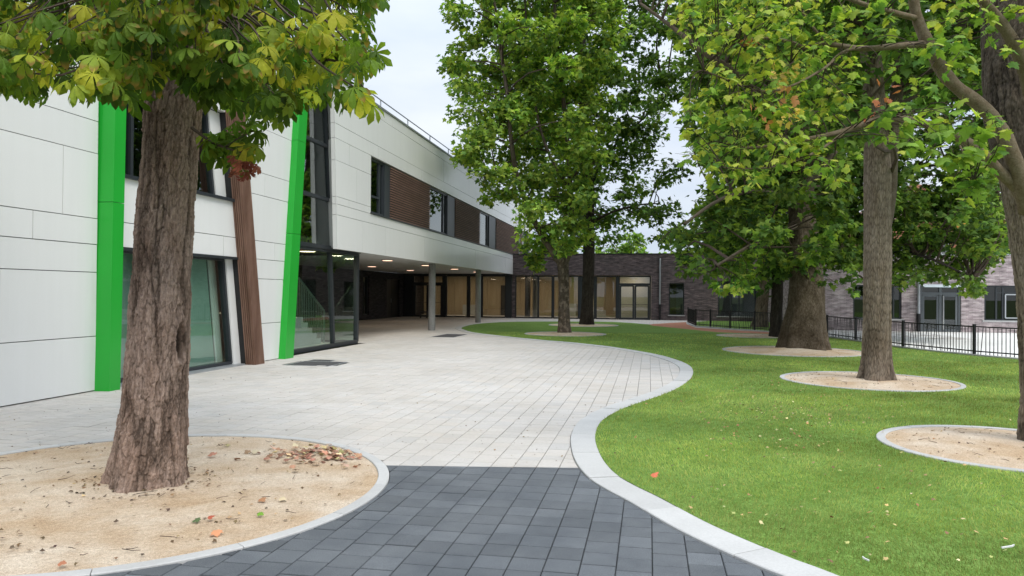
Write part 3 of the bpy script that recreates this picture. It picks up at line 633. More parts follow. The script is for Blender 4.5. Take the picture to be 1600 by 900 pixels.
def curve_between(p, q, sag=.12, k=5):
    p = np.array(p, float); q = np.array(q, float); L = np.linalg.norm(q-p); off = rng.normal(0, .09*L, 3); out_ = []
    for i in range(k):
        t = i/(k-1); out_.append(p+(q-p)*t+off*math.sin(math.pi*t)+np.array([0, 0, sag*L*math.sin(math.pi*t)]))
    return out_
def in_poly_px(u, v, poly): return inside(np.array([[u, v]]), np.array(poly))[0]
def foliage(root, poly, spacing, Yc, dep, rpx, leaves, size, tmpl, pal, wts, limbs, twig_r=.012, tips=6, clipoly=None, rounded=True, hubr=.03, name='crown', skip=0., top=(-260,)):
    """leafy crown: clumps of leaf sprays filling the outline poly (picture units), spread in depth round Yc"""
    poly = np.array(poly, float); u0, v0 = poly.min(0); u1, v1 = poly.max(0); clumps = []
    us = np.arange(u0, u1+1, spacing); vs = np.arange(v0, v1+1, spacing)
    uu, vv = np.meshgrid(us, vs); c = np.stack([uu.ravel(), vv.ravel()], 1)+rng.uniform(-.45, .45, (uu.size, 2))*spacing
    c = c[inside(c, poly)]
    if skip: c = c[rng.random(len(c)) > skip]
    LP = np.concatenate([spine(l, 40)[0] for l in limbs]) if limbs else None
    tw = MB(); pos = []; nr = []; tp = []; cl = []
    for (u, v) in c:
        Y = Yc+rng.uniform(-1, 1)*dep; C_ = at(u, v, Y)
        rad = rpx*Y/FPX*rng.uniform(.7, 1.2)
        if LP is not None:
            d = np.linalg.norm(LP-C_, axis=1)+np.maximum(0, LP[:, 2]-C_[2]+.2)*2; h = LP[d.argmin()]
            Ld = np.linalg.norm(C_-h); rb_ = min(hubr*2.2, hubr*.5+.012*Ld)
            tw.tube(curve_between(h, C_, .08, 5), [rb_, rb_*.85, rb_*.6, rb_*.4, rb_*.25], 5, False)
        br = rng.normal(1, .0); ctint = np.exp(rng.normal(0, .16)); cy = rng.random()
        nt2 = max(3, int(tips*rng.uniform(.7, 1.3)))
        for q in range(nt2):
            dv = rng.normal(0, 1, 3); dv /= np.linalg.norm(dv); dv[2] *= .75; T = C_+dv*rad*rng.uniform(.55, 1.05)
            if twig_r: tw.tube([C_, (C_+T)/2+rng.normal(0, .05*rad, 3), T], [twig_r, twig_r*.7, twig_r*.4], 3, False)
            nl = max(2, int(leaves/nt2*rng.uniform(.6, 1.4))); spr = rad*.34
            p = T+rng.normal(0, 1, (nl, 3))*spr*np.array([1, 1, .6]); p[:, 2] -= .1*spr
            nrm = rng.normal(0, .55, (nl, 3))+dv*.55+np.array([0, 0, .75]); tip = (p-C_)/rad*.8+rng.normal(0, .45, (nl, 3))+np.array([0, 0, -.45])
            pos.append(p); nr.append(nrm); tp.append(tip); ww = np.array(wts, float).copy()
            cl.append(palette(nl, pal, ww, .22)*ctint)
    pos = np.concatenate(pos); nr = np.concatenate(nr); tp = np.concatenate(tp); cl = np.concatenate(cl)
    if clipoly is not None:
        k = inside(topx(pos)+rng.normal(0, 4, (len(pos), 2)), np.array(clipoly, float)); pos, nr, tp, cl = pos[k], nr[k], tp[k], cl[k]
    sz = size*rng.uniform(.65, 1.25, len(pos))
    V, Fq, C3 = scatter(tmpl, pos, nr, tp, sz, cl); o = build_np(name, V, Fq, M_leaf, root, C3); tag(o, kind='stuff')
    if tw.n: tag(build('twigs', tw, M_twig, root), kind='stuff')
    return pos, nr, tp, cl, sz
def branch(root, pts, r0, r1, m=None, k=10, name='branch'):
    P, L = spine(pts, max(6, len(pts)*4)); t = MB(); rr = np.linspace(r0, r1, len(P))*(1+rng.normal(0, .05, len(P))); t.tube(P, rr, k); return build(name, t, m or M_twig, root, smooth=True)
M0, M1, M2 = T_maple(0), T_maple(1), T_maple(2)

# ================================================================== main school building
school = thing('school_building', B(30, -9), 'long two storey school in white cladding with green fins and an overhanging upper floor', 'building')
def fpt(u, v, D):
    d = ray(u, v); P = CAM+d*(D/(d@N)); return float(P@A), float(P[2])
def panel(poly, parent=school, fr=FA, d0=-.13, d1=0., m=None, name='facade_panel'):
    g = .006; P = np.array(poly, float); c = P.mean(0); t = MB(); Q = []
    for p in P: Q.append((p[0]-math.copysign(g, p[0]-c[0]), p[1]-math.copysign(g, p[1]-c[1])))
    e = rnd.gauss(0, .0012); fr.ext(t, Q, d0, d1+e); return build(name, t, m or M_panel, parent)
def row(z0, z1, x0, x1, cuts=(), x0t=None, x1t=None, **k):
    """panels between two joints; x0t/x1t: leaning ends (value at the top)"""
    xs = [x0]+sorted(c for c in cuts if x0 < c < x1)+[x1]
    for i in range(len(xs)-1):
        a0, a1 = xs[i], xs[i+1]; b0 = x0t if (i == 0 and x0t is not None) else a0; b1 = x1t if (i == len(xs)-2 and x1t is not None) else a1
        panel([(a0, z0), (a1, z0), (b1, z1), (b0, z1)], **k)
ZJ = [.012, .87, 1.88, 2.32, 2.73, 3.76, 4.27, 5.28, 5.89, 6.30, 7.22, 7.56]
# far left wall
cutL = {0: (3.2, 7.9), 1: (8.55, 4.4), 2: (6.7, 2.5), 3: (9.08, 5.4), 4: (9.62, 6.1, 2.9), 5: (7.3,), 6: (9.0, 5.1), 7: (7.9, 3.3), 8: (6.6,), 9: (8.4, 4.2), 10: (6.5,)}
for i in range(11): row(ZJ[i], ZJ[i+1], -1.5, 10.33, cutL[i])
# bay between first green fin and brown fin
row(2.315, 2.73, 10.5, 14.62, (13.87,), x1t=14.55); row(2.73, 3.49, 10.5, 14.5, x1t=14.42)
row(5.28, 5.89, 10.5, 14.1, (12.2,)); row(5.89, 6.3, 10.5, 14.0, (13.1,)); row(6.3, 7.22, 10.5, 13.9, (11.9,)); row(7.22, 7.56, 10.5, 13.8)
# bay between brown fin and second green fin
for i, (x0, x1, cc_) in enumerate([(14.95, 16.35, (15.45,)), (14.85, 16.4, ()), (14.75, 16.5, ()), (14.7, 16.5, (15.98,)), (14.6, 16.6, ()), (14.45, 16.7, (15.5,)), (14.4, 16.75, ()), (14.2, 16.85, (15.6,)), (14.1, 16.85, ()), (14.05, 16.9, (15.3,)), (13.95, 16.95, ())]):
    row(ZJ[i], ZJ[i+1], x0, x1, cc_)
# upper volume
xe = lambda z: 19.5-.068*(z-2.8)
def rowU(z0, z1, x1, cuts=(), x0=None):
    if x0 is None: row(z0, z1, xe(z0), x1, cuts, x0t=xe(z1))
    else: row(z0, z1, x0, x1, cuts)
rowU(2.80, 3.76, 46.7, (21.36, 23.32, 27.64, 31.9, 36.2, 40.4, 44.0)); rowU(3.76, 4.06, 54.5, (22.3, 26.1, 30.4, 34.5, 39.2, 44.1, 49.0))
rowU(4.06, 4.27, 22.0, (20.29,)); rowU(4.27, 5.28, 22.0, (20.84,)); rowU(5.28, 5.89, 22.0, (20.28,))
rowU(5.89, 6.30, 54.5, (22.6, 27.2, 31.8, 36.4, 41.0, 45.6, 50.2)); rowU(6.30, 7.22, 54.5, (25.66, 30.3, 34.8, 39.4, 44.0, 48.6)); rowU(7.22, 7.56, 54.5, (23.9, 28.6, 33.2, 37.9, 42.4, 47.0, 51.6))
row(4.06, 5.89, 53.6, 54.5)
row(7.0, 7.22, 16.95, 19.2, d0=-.5, d1=-.38); row(7.22, 7.56, 16.95, 19.2)
# splayed return of the upper volume
t = MB()
for z0, z1 in ((2.85, 4.24), (4.25, 5.89), (5.90, 7.0)):
    t = MB(); q = [FA.P(xe(z0), z0, -.005), FA.P(xe(z0)+.40, z0, -.42), FA.P(xe(z0)+.5, z0, -.42), FA.P(xe(z0)+.1, z0, -.02)]
    p = [FA.P(xe(z1), z1, -.005), FA.P(xe(z1)+.33, z1, -.42), FA.P(xe(z1)+.43, z1, -.42), FA.P(xe(z1)+.1, z1, -.02)]
    t.prism(q, p); build('return_panel', t, M_panel, school)
# roof, coping, soffit, floor slabs, rear walls
t = MB(); FA.rect(t, -1.5, 54.5, 7.56, 7.62, -.16, .03); build('coping', t, M_steel, school)
t = MB(); FA.rect(t, -1.5, 54.45, 7.40, 7.54, -12, -.17); build('roof', t, M_roof, school)
t = MB(); FA.rect(t, 21.95, 46.55, 2.83, 3.05, -7.3, -.14); build('soffit', t, M_soffit, school)
t = MB(); FA.rect(t, -1.5, 21.9, 2.86, 3.1, -7.3, -.6); build('floor_slab', t, M_dark, school)
t = MB(); FA.rect(t, -1.5, 54.4, 3.06, 7.4, -5.3, -5.1); build('inner_wall', t, M_dark, school)
t = MB(); FA.rect(t, -1.5, 21.7, 0, 2.85, -6.4, -6.2); build('inner_wall', t, M_dark, school)
t = MB(); FA.rect(t, 54.38, 54.5, 4.1, 7.4, -12, -.15); build('end_wall', t, M_panel, school)
t = MB(); FA.rect(t, -1.5, 54.4, 0.0, 7.4, -12.2, -12.0); build('rear_wall', t, M_panel, school)
t = MB(); FA.rect(t, -1.6, -1.5, 0.0, 7.4, -12, 0); build('end_wall', t, M_panel, school)
# green fins
def fin(name, bx, lean, w0, dep, z1, m, joints):
    f0 = lambda z: bx+lean*z
    zs = [.0]+joints+[z1]
    root = None
    for i in range(len(zs)-1):
        t = MB(); a_, b_ = zs[i]+(.004 if i else .0), zs[i+1]-.004
        t.prism([FA.P(f0(a_), a_, -.15), FA.P(f0(a_)+w0, a_, -.15), FA.P(f0(a_)+w0, a_, dep), FA.P(f0(a_)+.02, a_, dep)], [FA.P(f0(b_), b_, -.15), FA.P(f0(b_)+w0, b_, -.15), FA.P(f0(b_)+w0, b_, dep), FA.P(f0(b_)+.02, b_, dep)])
        o = build(name, t, m, school)
fin('green_fin', 10.30, .016, .27, .25, 7.82, M_green, [3.0, 5.3])
fin('green_fin', 16.20, .104, .44, .16, 7.82, M_green, [3.0, 5.3])
# brown fluted fin: a core with upright battens
t = MB(); bz = lambda z: 14.78-.168*z
t.prism([FA.P(bz(0)+.01, 0, -.15), FA.P(bz(0)+.36, 0, -.15), FA.P(bz(0)+.36, 0, .2), FA.P(bz(0)+.01, 0, .2)], [FA.P(bz(7.7)+.01, 7.7, -.15), FA.P(bz(7.7)+.36, 7.7, -.15), FA.P(bz(7.7)+.36, 7.7, .2), FA.P(bz(7.7)+.01, 7.7, .2)])
core = build('brown_fin', t, M_black, school)
for k in range(8):      # front battens
    t = MB(); x = .0+k*.047
    q = lambda z: [FA.P(bz(z)+x, z, .2), FA.P(bz(z)+x+.026, z, .2), FA.P(bz(z)+x+.026, z, .24), FA.P(bz(z)+x, z, .24)]
    t.prism(q(0), q(7.7)); build('batten', t, M_wood, core)
for k in range(5):      # side battens
    t = MB(); y = .005+k*.045
    q = lambda z: [FA.P(bz(z)-.02, z, y), FA.P(bz(z)+.012, z, y), FA.P(bz(z)+.012, z, y+.03), FA.P(bz(z)-.02, z, y+.03)]
    t.prism(q(0), q(7.7)); build('batten', t, M_wood, core)

def window(parent, fr, frame, bars, panes, d0, d1, mf=None, mg=None, name='window', fw=.07, label=None):
    """frame: outline polygon drawn with bars of width fw; bars: (x0,z0,x1,z1,w); panes: polygons"""
    t = MB(); k = len(frame)
    for i in range(k):
        (x0, z0), (x1, z1) = frame[i], frame[(i+1) % k]; fr.bar(t, x0, z0, x1, z1, fw, d0+i*.001, d1+i*.001)
    for j, (x0, z0, x1, z1, w_) in enumerate(bars): fr.bar(t, x0, z0, x1, z1, w_, d0+.006+j*.001, d1-.006-j*.001)
    w_ = build(name, t, mf or M_frame, parent)
    if label: w_['label'] = label
    dm = (d0+d1)/2
    for p in panes:
        g_ = MB(); fr.ext(g_, p, dm-.008, dm+.008); build('pane', g_, mg or M_glass, w_)
    return w_
rc = lambda x0, x1, z0, z1: [(x0, z0), (x1, z0), (x1, z1), (x0, z1)]
# ground floor window behind the chestnut
window(school, FA, [(10.62, .06), (14.50, .06), (14.13, 2.27), (10.62, 2.27)], [(11.6, .06, 11.6, 2.27, .07)], [[(10.65, .09), (11.57, .09), (11.57, 2.24), (10.65, 2.24)], [(11.63, .09), (14.46, .09), (14.10, 2.24), (11.63, 2.24)]], -.30, -.16)
panel([(14.53, .012), (14.95, .012), (14.45, 2.31), (14.16, 2.31)], d0=-.3, d1=-.13, name='reveal_panel')
t = MB(); FA.rect(t, 10.5, 14.6, 2.27, 2.312, -.3, .03); build('window_head', t, M_frame, school)
t = MB(); FA.rect(t, 10.5, 14.7, .0, .035, -.3, .02); build('window_sill', t, M_steel, school)
M_backing = mat('green_grey_sheet', (.30, .40, .35), .8, .1, noise=[(3, (.92, .92, .92), .5, (1, 1, .2))])
t = MB(); FA.ext(t, [(10.7, .08), (14.18, .08), (13.84, 2.24), (10.7, 2.24)], -.40, -.375); build('pane_sheet', t, M_backing, school)  # plain green-grey sheet set just behind the pane
t = MB(); FA.ext(t, [(14.30, .08), (14.56, .08), (14.22, 2.24), (13.96, 2.24)], -.44, -.42); build('window_reveal', t, M_panel, school)
# first floor window behind the chestnut
window(school, FA, [(10.62, 3.55), (13.80, 3.55), (13.50, 5.2), (10.62, 5.2)], [(11.35, 3.55, 11.35, 5.2, .07), (12.7, 3.55, 12.7, 5.2, .07)], [rc(10.65, 11.32, 3.58, 5.17), rc(11.38, 12.67, 3.58, 5.17), [(12.73, 3.58), (13.77, 3.58), (13.48, 5.17), (12.73, 5.17)]], -.30, -.18)
panel([(13.83, 3.53), (14.35, 3.53), (14.05, 5.28), (13.52, 5.28)], d0=-.3, d1=-.15, name='reveal_panel')
t = MB(); FA.rect(t, 10.5, 14.35, 3.47, 3.53, -.3, .06); build('window_sill', t, M_frame, school)
# tall glazing between second green fin and the upper volume
window(school, FA, [(16.7, 2.86), (19.93, 2.86), (19.42, 7.0), (16.9, 7.0)], [(16.7, 4.21, 19.77, 4.21, .10), (16.8, 5.7, 19.58, 5.7, .09)],
       [[(16.73, 2.89), (19.89, 2.89), (19.74, 4.17), (16.73, 4.17)], [(16.76, 4.25), (19.73, 4.25), (19.55, 5.66), (16.76, 5.66)], [(16.8, 5.74), (19.54, 5.74), (19.40, 6.96), (16.85, 6.96)]], -.46, -.32, fw=.10, mg=M_glassr)
window(school, FA, [(16.6, .05), (21.86, .05), (21.86, 2.78), (16.6, 2.78)], [(20.14, .05, 19.86, 2.78, .11)], [[(16.65, .09), (20.09, .09), (19.82, 2.73), (16.65, 2.73)], [(20.19, .09), (21.82, .09), (21.82, 2.73), (19.92, 2.73)]], -.47, -.33, fw=.11, mg=M_glass)
t = MB(); FA.rect(t, 16.6, 21.95, 2.80, 2.855, -.5, -.3); build('window_head', t, M_frame, school)
# glazed side of the corner room, facing the covered passage
SD = Fr(A*21.9+N*-8.62, -N, A)
window(school, SD, rc(.42, 7.2, .05, 2.78), [(2.6, .05, 2.6, 2.78, .07), (4.9, .05, 4.9, 2.78, .07)], [rc(.46, 2.56, .09, 2.74), rc(2.64, 4.86, .09, 2.74), rc(4.94, 7.15, .09, 2.74)], -.04, .04, fw=.08)
# stair behind the corner glazing
st = MB(); base_s = fpt(463, 504.4, -9.9)[0]; rise = .172; rn = .30
stairs = None
for k in range(5):
    t = MB(); zt = .86-k*rise; x0 = base_s-.6 if k == 0 else base_s+.42+(k-1)*rn
    x1 = base_s+.42+k*rn; FA.rect(t, x0, x1, 0.0, zt, -2.6, -1.28)
    if stairs is None: stairs = build('staircase', t, M_step, school)
    else: build('step', t, M_step, stairs)
t = MB(); FA.rect(t, 16.8, base_s-.6, .0, 1.03, -2.6, -1.28); build('landing', t, M_step, stairs)
hr = [(16.9, 1.98), (base_s+.2, 1.98), (base_s+1.9, 1.0)]
t = MB()
for (a0, b0), (a1, b1) in zip(hr, hr[1:]): FA.bar(t, a0, b0, a1, b1, .05, -1.34, -1.29)
FA.bar(t, hr[-1][0], 1.0, hr[-1][0], 0.02, .05, -1.34, -1.29); build('handrail', t, M_rail, stairs)
x = 17.0
while x < hr[-1][0]-.05:
    zt = 1.95 if x < hr[1][0] else 1.95-(x-hr[1][0])*.98/1.7; zb = 1.05 if x < base_s else max(.05, .9-(x-base_s)*.57)
    t = MB(); FA.rect(t, x-.008, x+.008, zb, zt, -1.33, -1.31); build('baluster', t, M_rail, stairs); x += .115
t = MB(); FA.rect(t, 10.3, 21.85, -.01, .012, -6.2, -.48); build('inner_floor', t, M_inner, school)
# upper strip: windows and slatted screens
def strip_window(x0, xg, xs_, x1, low=False):
    bars = [(xg+.04, 4.1, xg+.04, 5.86, .09)]
    panes = [rc(x0+.05, xg, 4.16, 5.80)]
    if low:
        bars.append((x0, 4.66, xg, 4.66, .06)); panes = [rc(x0+.05, xg, 4.16, 4.63), rc(x0+.05, xg, 4.69, 5.80)]
    w_ = window(school, FA, rc(x0+.03, xs_, 4.13, 5.83), bars, panes, -.20, -.08, mg=M_glassd)
    t = MB(); FA.rect(t, xs_+.03, x1, 4.10, 5.86, -.16, -.05); build('dark_infill', t, M_frame, school)
    if xs_-xg > .2:
        g_ = MB(); FA.ext(g_, rc(xg+.09, xs_-.04, 4.16, 5.80), -.148, -.132); build('pane', g_, M_glassd, w_)
strip_window(22.0, 22.95, 23.3, 23.86, True); strip_window(28.47, 30.57, 31.1, 32.33); strip_window(37.38, 39.25, 39.6, 41.34); strip_window(50.4, 52.0, 52.6, 53.58)
for x0, x1 in ((23.88, 28.45), (32.35, 37.36), (41.36, 50.38)):
    t = MB(); FA.rect(t, x0, x1, 4.09, 5.87, -.13, -.09); sb = build('slat_backing', t, M_black, school)
    for k in range(21):
        z = 4.125+k*.0835; t = MB()
        q = lambda xx: [FA.P(xx, z+.006, -.085), FA.P(xx, z-.006, -.015), FA.P(xx, z+.028, -.01), FA.P(xx, z+.034, -.085)]
        t.prism(q(x0+.01), q(x1-.01)); build('slat', t, M_slat, sb)
t = MB(); FA.rect(t, 21.95, 53.65, 4.065, 4.095, -.2, .045); build('strip_sill', t, M_frame, school)
# downpipe at the far end and roof guard rail
t = MB(); t.tube([FA.P(48.3, 4.1, .09), FA.P(48.3, 6.9, .09)], .05, 10); build('downpipe', t, M_steel, school)
t = MB(); t.tube([FA.P(20.9, 8.20, -.5), FA.P(54, 8.20, -.5)], .022, 6); rl = build('guard_rail', t, M_steel, school)
for k in range(12):
    t = MB(); x = 21.2+k*2.9; t.tube([FA.P(x, 7.54, -.5), FA.P(x, 8.19, -.5)], .022, 6); build('rail_post', t, M_steel, rl)
# concrete columns of the covered passage
for s_ in (22.9, 30.25, 38.86):
    if s_ < 25: continue
    t = MB(); t.revolve(B(s_, -9.08, 0), [(.155, 0), (.15, .02), (.147, 1.85), (.1475, 1.86), (.147, 2.83)], 28); build('column', t, M_conc, school, smooth=False)
# back wall of the passage with door and window
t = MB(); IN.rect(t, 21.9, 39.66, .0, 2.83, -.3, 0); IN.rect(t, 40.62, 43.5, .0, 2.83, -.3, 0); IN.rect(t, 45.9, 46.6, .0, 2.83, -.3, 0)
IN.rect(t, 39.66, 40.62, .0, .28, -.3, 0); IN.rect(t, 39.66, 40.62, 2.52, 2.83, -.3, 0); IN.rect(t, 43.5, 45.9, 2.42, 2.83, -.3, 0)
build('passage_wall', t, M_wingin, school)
t = MB(); IN.rect(t, 43.5, 45.9, .0, 2.42, -.2, -.12); d_ = build('door', t, M_black, school)
t = MB(); IN.rect(t, 44.68, 44.71, .03, 2.40, -.12, -.105); build('door_gap', t, M_frame, d_)
t = MB(); t.tube([IN.P(44.5, .95, -.08), IN.P(44.5, 1.2, -.08)], .015, 6); build('handle', t, M_steel, d_)
window(school, IN, rc(39.69, 40.59, .31, 2.49), [], [rc(39.73, 40.55, .35, 2.45)], -.2, -.1, fw=.07, mg=M_glassw)
t = MB(); IN.rect(t, 38.5, 42, 0, 2.8, -1.8, -1.6); build('inner_wall', t, M_inner, school)

def lamp(name, P, r_, m, label, group, light=0, cat='ceiling light'):
    root = thing(name, P, label, cat, group)
    t = MB(); t.revolve(P+np.array([0, 0, -.035]), [(r_*1.0, 0), (r_*1.1, .006), (r_*1.1, .034)], 20); build('lamp_rim', t, M_steel, root)
    t = MB(); t.revolve(P+np.array([0, 0, -.041]), [(r_*.94, 0), (r_*.94, .004)], 20); build('diffuser', t, m, root)
    if light:
        l = bpy.data.lights.new('lamp_light', 'AREA'); l.shape = 'DISK'; l.size = r_*1.9; l.energy = light; l.color = (1, .78, .56)
        o = bpy.data.objects.new('lamp_light', l); COL.objects.link(o); o.parent = root; o.location = (0, 0, -.06)
lamp('room_light', B(18.6, -10.6, 2.85), .25, M_lampw, 'lit ceiling lamp seen through the corner glazing, left one', 'ceiling lamps in the stair hall', 26)
lamp('room_light', B(20.9, -10.2, 2.85), .25, M_lampw, 'lit ceiling lamp seen through the corner glazing, right one', 'ceiling lamps in the stair hall', 26)
lab = {(26.63, -9.75): 'round lit downlight in the passage ceiling, nearest the glazed corner', (33.0, -12.85): 'round lit downlight deep in the passage ceiling, leftmost of those visible',
       (38.68, -12.85): 'round lit downlight deep in the passage ceiling, above the wall left of the first column', (31.51, -9.75): 'round lit downlight just left of the top of the nearer concrete column',
       (36.42, -9.75): 'round lit downlight between the tops of the two concrete columns', (41.3, -9.75): 'round lit downlight beside the top of the farther concrete column'}
for (s_, n_), l_ in lab.items(): lamp('ceiling_light', B(s_, n_, 2.83), .20, M_lamp, l_, 'downlights in the passage ceiling', 6)

# ================================================================== dark brick wing
wing = thing('brick_wing', B(50, 0), 'low dark brick wing with lit glazed hall behind the lawn', 'building')
WN = 9.5
t = MB(); WI.rect(t, -8.66, .10, 2.76, 4.08, -.35, 0); WI.rect(t, -8.7, -8.45, 0, 2.76, -.35, -.12)
WI.rect(t, .10, 1.17, 0, 4.08, -.35, 0); WI.rect(t, 1.17, 2.10, 0, .30, -.35, 0); WI.rect(t, 1.17, 2.10, 2.29, 4.08, -.35, 0); WI.rect(t, 2.10, 4.10, 0, 4.08, -.35, 0)
WI.rect(t, 4.10, 7.3, 0, .27, -.35, 0); WI.rect(t, 4.10, 7.3, 2.42, 4.08, -.35, 0); WI.rect(t, 7.3, WN, 0, 4.08, -.35, 0)
build('wall', t, M_wing, wing)
t = MB(); WI.rect(t, -8.64, WN, 4.08, 4.13, -.4, .03); build('coping', t, M_frame, wing)
t = MB(); WI.rect(t, -16, WN, 4.0, 4.06, -9, -.36); build('roof', t, M_roof, wing)
t = MB(); WI.rect(t, .47, .475, 2.76, 4.08, 0, .004); WI.rect(t, -15.9, -8.4, 2.74, 2.83, -.3, -.02); build('lintel', t, M_frame, wing)
# inside of the hall: floor, ceiling, panelled rear wall, columns
t = MB(); WI.rect(t, -16, 9, -.02, .02, -7.0, -.3); build('hall_floor', t, M_sill, wing)
t = MB(); WI.rect(t, -16, 9, 2.95, 3.05, -7.0, -.36); build('hall_ceiling', t, M_soffit, wing)
k = 0; x = -21.
while x < 1.4:
    t = MB(); WI.rect(t, x+.006, x+1.19, .0, 2.95, -5.2, -5.0+.001*k); build('wood_panel', t, M_birch, wing); x += 1.2; k = (k+3) % 5
t = MB(); WI.rect(t, -16.3, -16.1, 0, 2.95, -5.0, .0); WI.rect(t, -16.1, -15.32, 0, 2.95, -.30, -.1); build('end_panel', t, M_wingin, wing)
t = MB(); WI.rect(t, 1.4, 9, 0, 2.95, -5.3, -5.1); build('hall_wall', t, M_inner, wing)
t = MB(); WI.rect(t, 0.95, 1.05, 0, 2.95, -5, -.36); build('hall_wall', t, M_inner, wing)
t = MB(); t.revolve(WI.P(-7.5, 0, -2.2)+0, [(.18, .02), (.18, 2.95)], 18); build('hall_column', t, M_conc, wing)
t = MB(); WI.rect(t, -8.3, -7.95, 0.02, 2.9, -3.0, -2.8); build('hall_pillar', t, M_dark, wing)
for x0, x1, y, h in ((-4.3, -2.9, -3.4, .5), (-13.0, -11.8, -4.2, .75), (-6.0, -5.0, -4.4, .9)):
    t = MB(); WI.rect(t, x0, x1, .02, h, y-.5, y); build('white_block', t, M_step, wing)  # white blocks added for variety and to echo white reflections in the glass
t = MB(); WI.rect(t, -1.95, .95, .02, 2.93, -3.6, -3.5); build('reflection_wall', t, M_inner, wing)  # grey wall added in place of the mauve-grey reflection in the doors
t = MB(); WI.rect(t, -10.4, -9.4, .02, 2.15, -4.99, -4.93); build('hall_door', t, M_dark, wing)
# glazing bays
def bay(x0, x1, mg=M_glassw, door=False, z1=2.70, tran=2.17):
    if not door: return window(wing, WI, rc(x0, x1, .04, z1), [], [rc(x0+.04, x1-.04, .08, z1-.04)], -.22, -.12, mg=mg, fw=.08)
    xm = (x0+x1)/2; w_ = window(wing, WI, rc(x0, x1, .04, z1), [(x0, tran+.03, x1, tran+.03, .14)], [rc(x0+.04, x1-.04, tran+.1, z1-.04)], -.22, -.12, mg=mg, fw=.08)
    for a0, a1 in ((x0+.05, xm-.01), (xm+.01, x1-.05)):
        d_ = window(wing, WI, rc(a0+.05, a1-.05, .07, tran-.06), [(a0+.05, .95, a1-.05, .95, .03)], [rc(a0+.09, a1-.09, .12, .93), rc(a0+.09, a1-.09, .97, tran-.11)], -.215, -.135, mg=mg, fw=.11, name='glass_door')
    return w_
for x0, x1, dr in ((-15.3, -13.3, True), (-13.05, -11.65, False), (-11.5, -10.75, False), (-10.65, -9.12, False), (-8.45, -7.0, False), (-6.97, -6.1, False), (-6.0, -4.42, False), (-4.18, -3.4, False), (-3.3, -2.05, False), (-1.9, .04, True)):
    bay(x0, x1, door=dr)
t = MB()
for x0, x1 in ((-15.9, -15.35), (-13.27, -13.09), (-11.62, -11.53), (-10.72, -10.69), (-9.09, -8.71), (-6.06, -6.04), (-4.39, -4.21), (-3.37, -3.34), (-2.02, -1.93)): WI.rect(t, x0, x1, 0, 2.735, -.25, -.08)
tag(build('glazing_post', t, M_frame, wing), kind='stuff')
window(wing, WI, rc(1.2, 2.07, .34, 2.26), [], [rc(1.24, 2.03, .38, 2.22)], -.2, -.1, mg=M_glasss, fw=.07)
t = MB(); WI.rect(t, 1.12, 2.15, .27, .318, -.1, .05); build('sill', t, M_sill, wing)
window(wing, WI, rc(4.13, 7.27, .30, 2.39), [(4.85, .30, 4.85, 2.39, .1), (5.35, .3, 5.35, 2.39, .09), (6.3, .30, 6.3, 2.39, .1)], [rc(4.17, 4.8, .34, 2.35), rc(4.9, 5.3, .34, 2.35), rc(5.4, 6.25, .34, 2.35), rc(6.35, 7.23, .34, 2.35)], -.2, -.1, mg=M_glasss, fw=.07)
t = MB(); WI.rect(t, 4.02, 7.35, .24, .288, -.1, .05); build('sill', t, M_sill, wing)
t = MB(); t.tube([WI.P(.63, .97, .07), WI.P(.63, 3.72, .07), WI.P(.63, 3.78, .0)], .052, 12); dp = build('downpipe', t, M_steel, wing)
t = MB(); t.tube([WI.P(.63, .0, .07), WI.P(.63, .98, .07)], .062, 12); build('pipe_shoe', t, M_black, dp)
for z in (1.3, 2.4): t = MB(); t.revolve(WI.P(.63, z, .07), [(.066, 0), (.066, .05)], 12); build('pipe_clip', t, M_steel, dp)
for i, (n_, l_) in enumerate([(-14.4, 'leftmost'), (-12.2, 'second from the left'), (-9.9, 'third from the left'), (-7.6, 'fourth from the left'), (-5.2, 'fifth from the left'), (-2.8, 'sixth from the left'), (-.9, 'rightmost')]):
    lamp('room_light', WI.P(n_, 2.95, -2.6), .30, M_lampw, f'lit round ceiling lamp in the glazed hall, {l_} of the row', 'ceiling lamps in the glazed hall', 14)

# ================================================================== light brick side building
side = thing('brick_side_building', B(40, 14), 'low mauve brick building with grey glazed door beyond the fence', 'building')
SE = 24.
t = MB(); H_ = 3.45
for r_ in (rc(6.9, 9.2, 0, H_), rc(9.2, 11.27, 0, .54), rc(9.2, 11.27, 2.1, H_), rc(11.27, 12.05, 0, H_), rc(12.05, 13.74, 2.09, H_), rc(13.74, 14.68, 0, H_), rc(14.68, 17.3, 0, .53), rc(14.68, 17.3, 2.1, H_), rc(17.3, SE, 0, H_)): RB.ext(t, r_, -.35, 0)
build('wall', t, M_rb, side)
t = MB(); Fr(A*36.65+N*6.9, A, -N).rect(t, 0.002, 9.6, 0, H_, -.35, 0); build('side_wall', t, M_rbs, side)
t = MB(); RB.rect(t, 6.85, SE, H_, H_+.06, -.4, .03); build('coping', t, M_steel, side)
t = MB(); RB.rect(t, 6.95, SE, H_-.1, H_-.03, -9, -.36); build('roof', t, M_roof, side)
t = MB(); RB.rect(t, 7.3, SE, .0, 3.3, -4.2, -4.0); build('inner_wall', t, M_dark, side)
t = MB(); RB.rect(t, 7.3, SE, -.01, .015, -4.0, -.36); build('inner_floor', t, M_dark, side)
w1 = window(side, RB, rc(9.23, 11.24, .57, 2.07), [(10.2, .57, 10.2, 2.07, .07), (10.95, .57, 10.95, 2.07, .06)], [rc(9.27, 10.16, .61, 2.03), rc(10.24, 10.91, .61, 2.03), rc(10.99, 11.2, .61, 2.03)], -.18, -.08, mg=M_glasss, fw=.08)
t = MB(); RB.rect(t, 9.1, 11.36, .49, .555, -.1, .05); build('sill', t, M_sill, side)
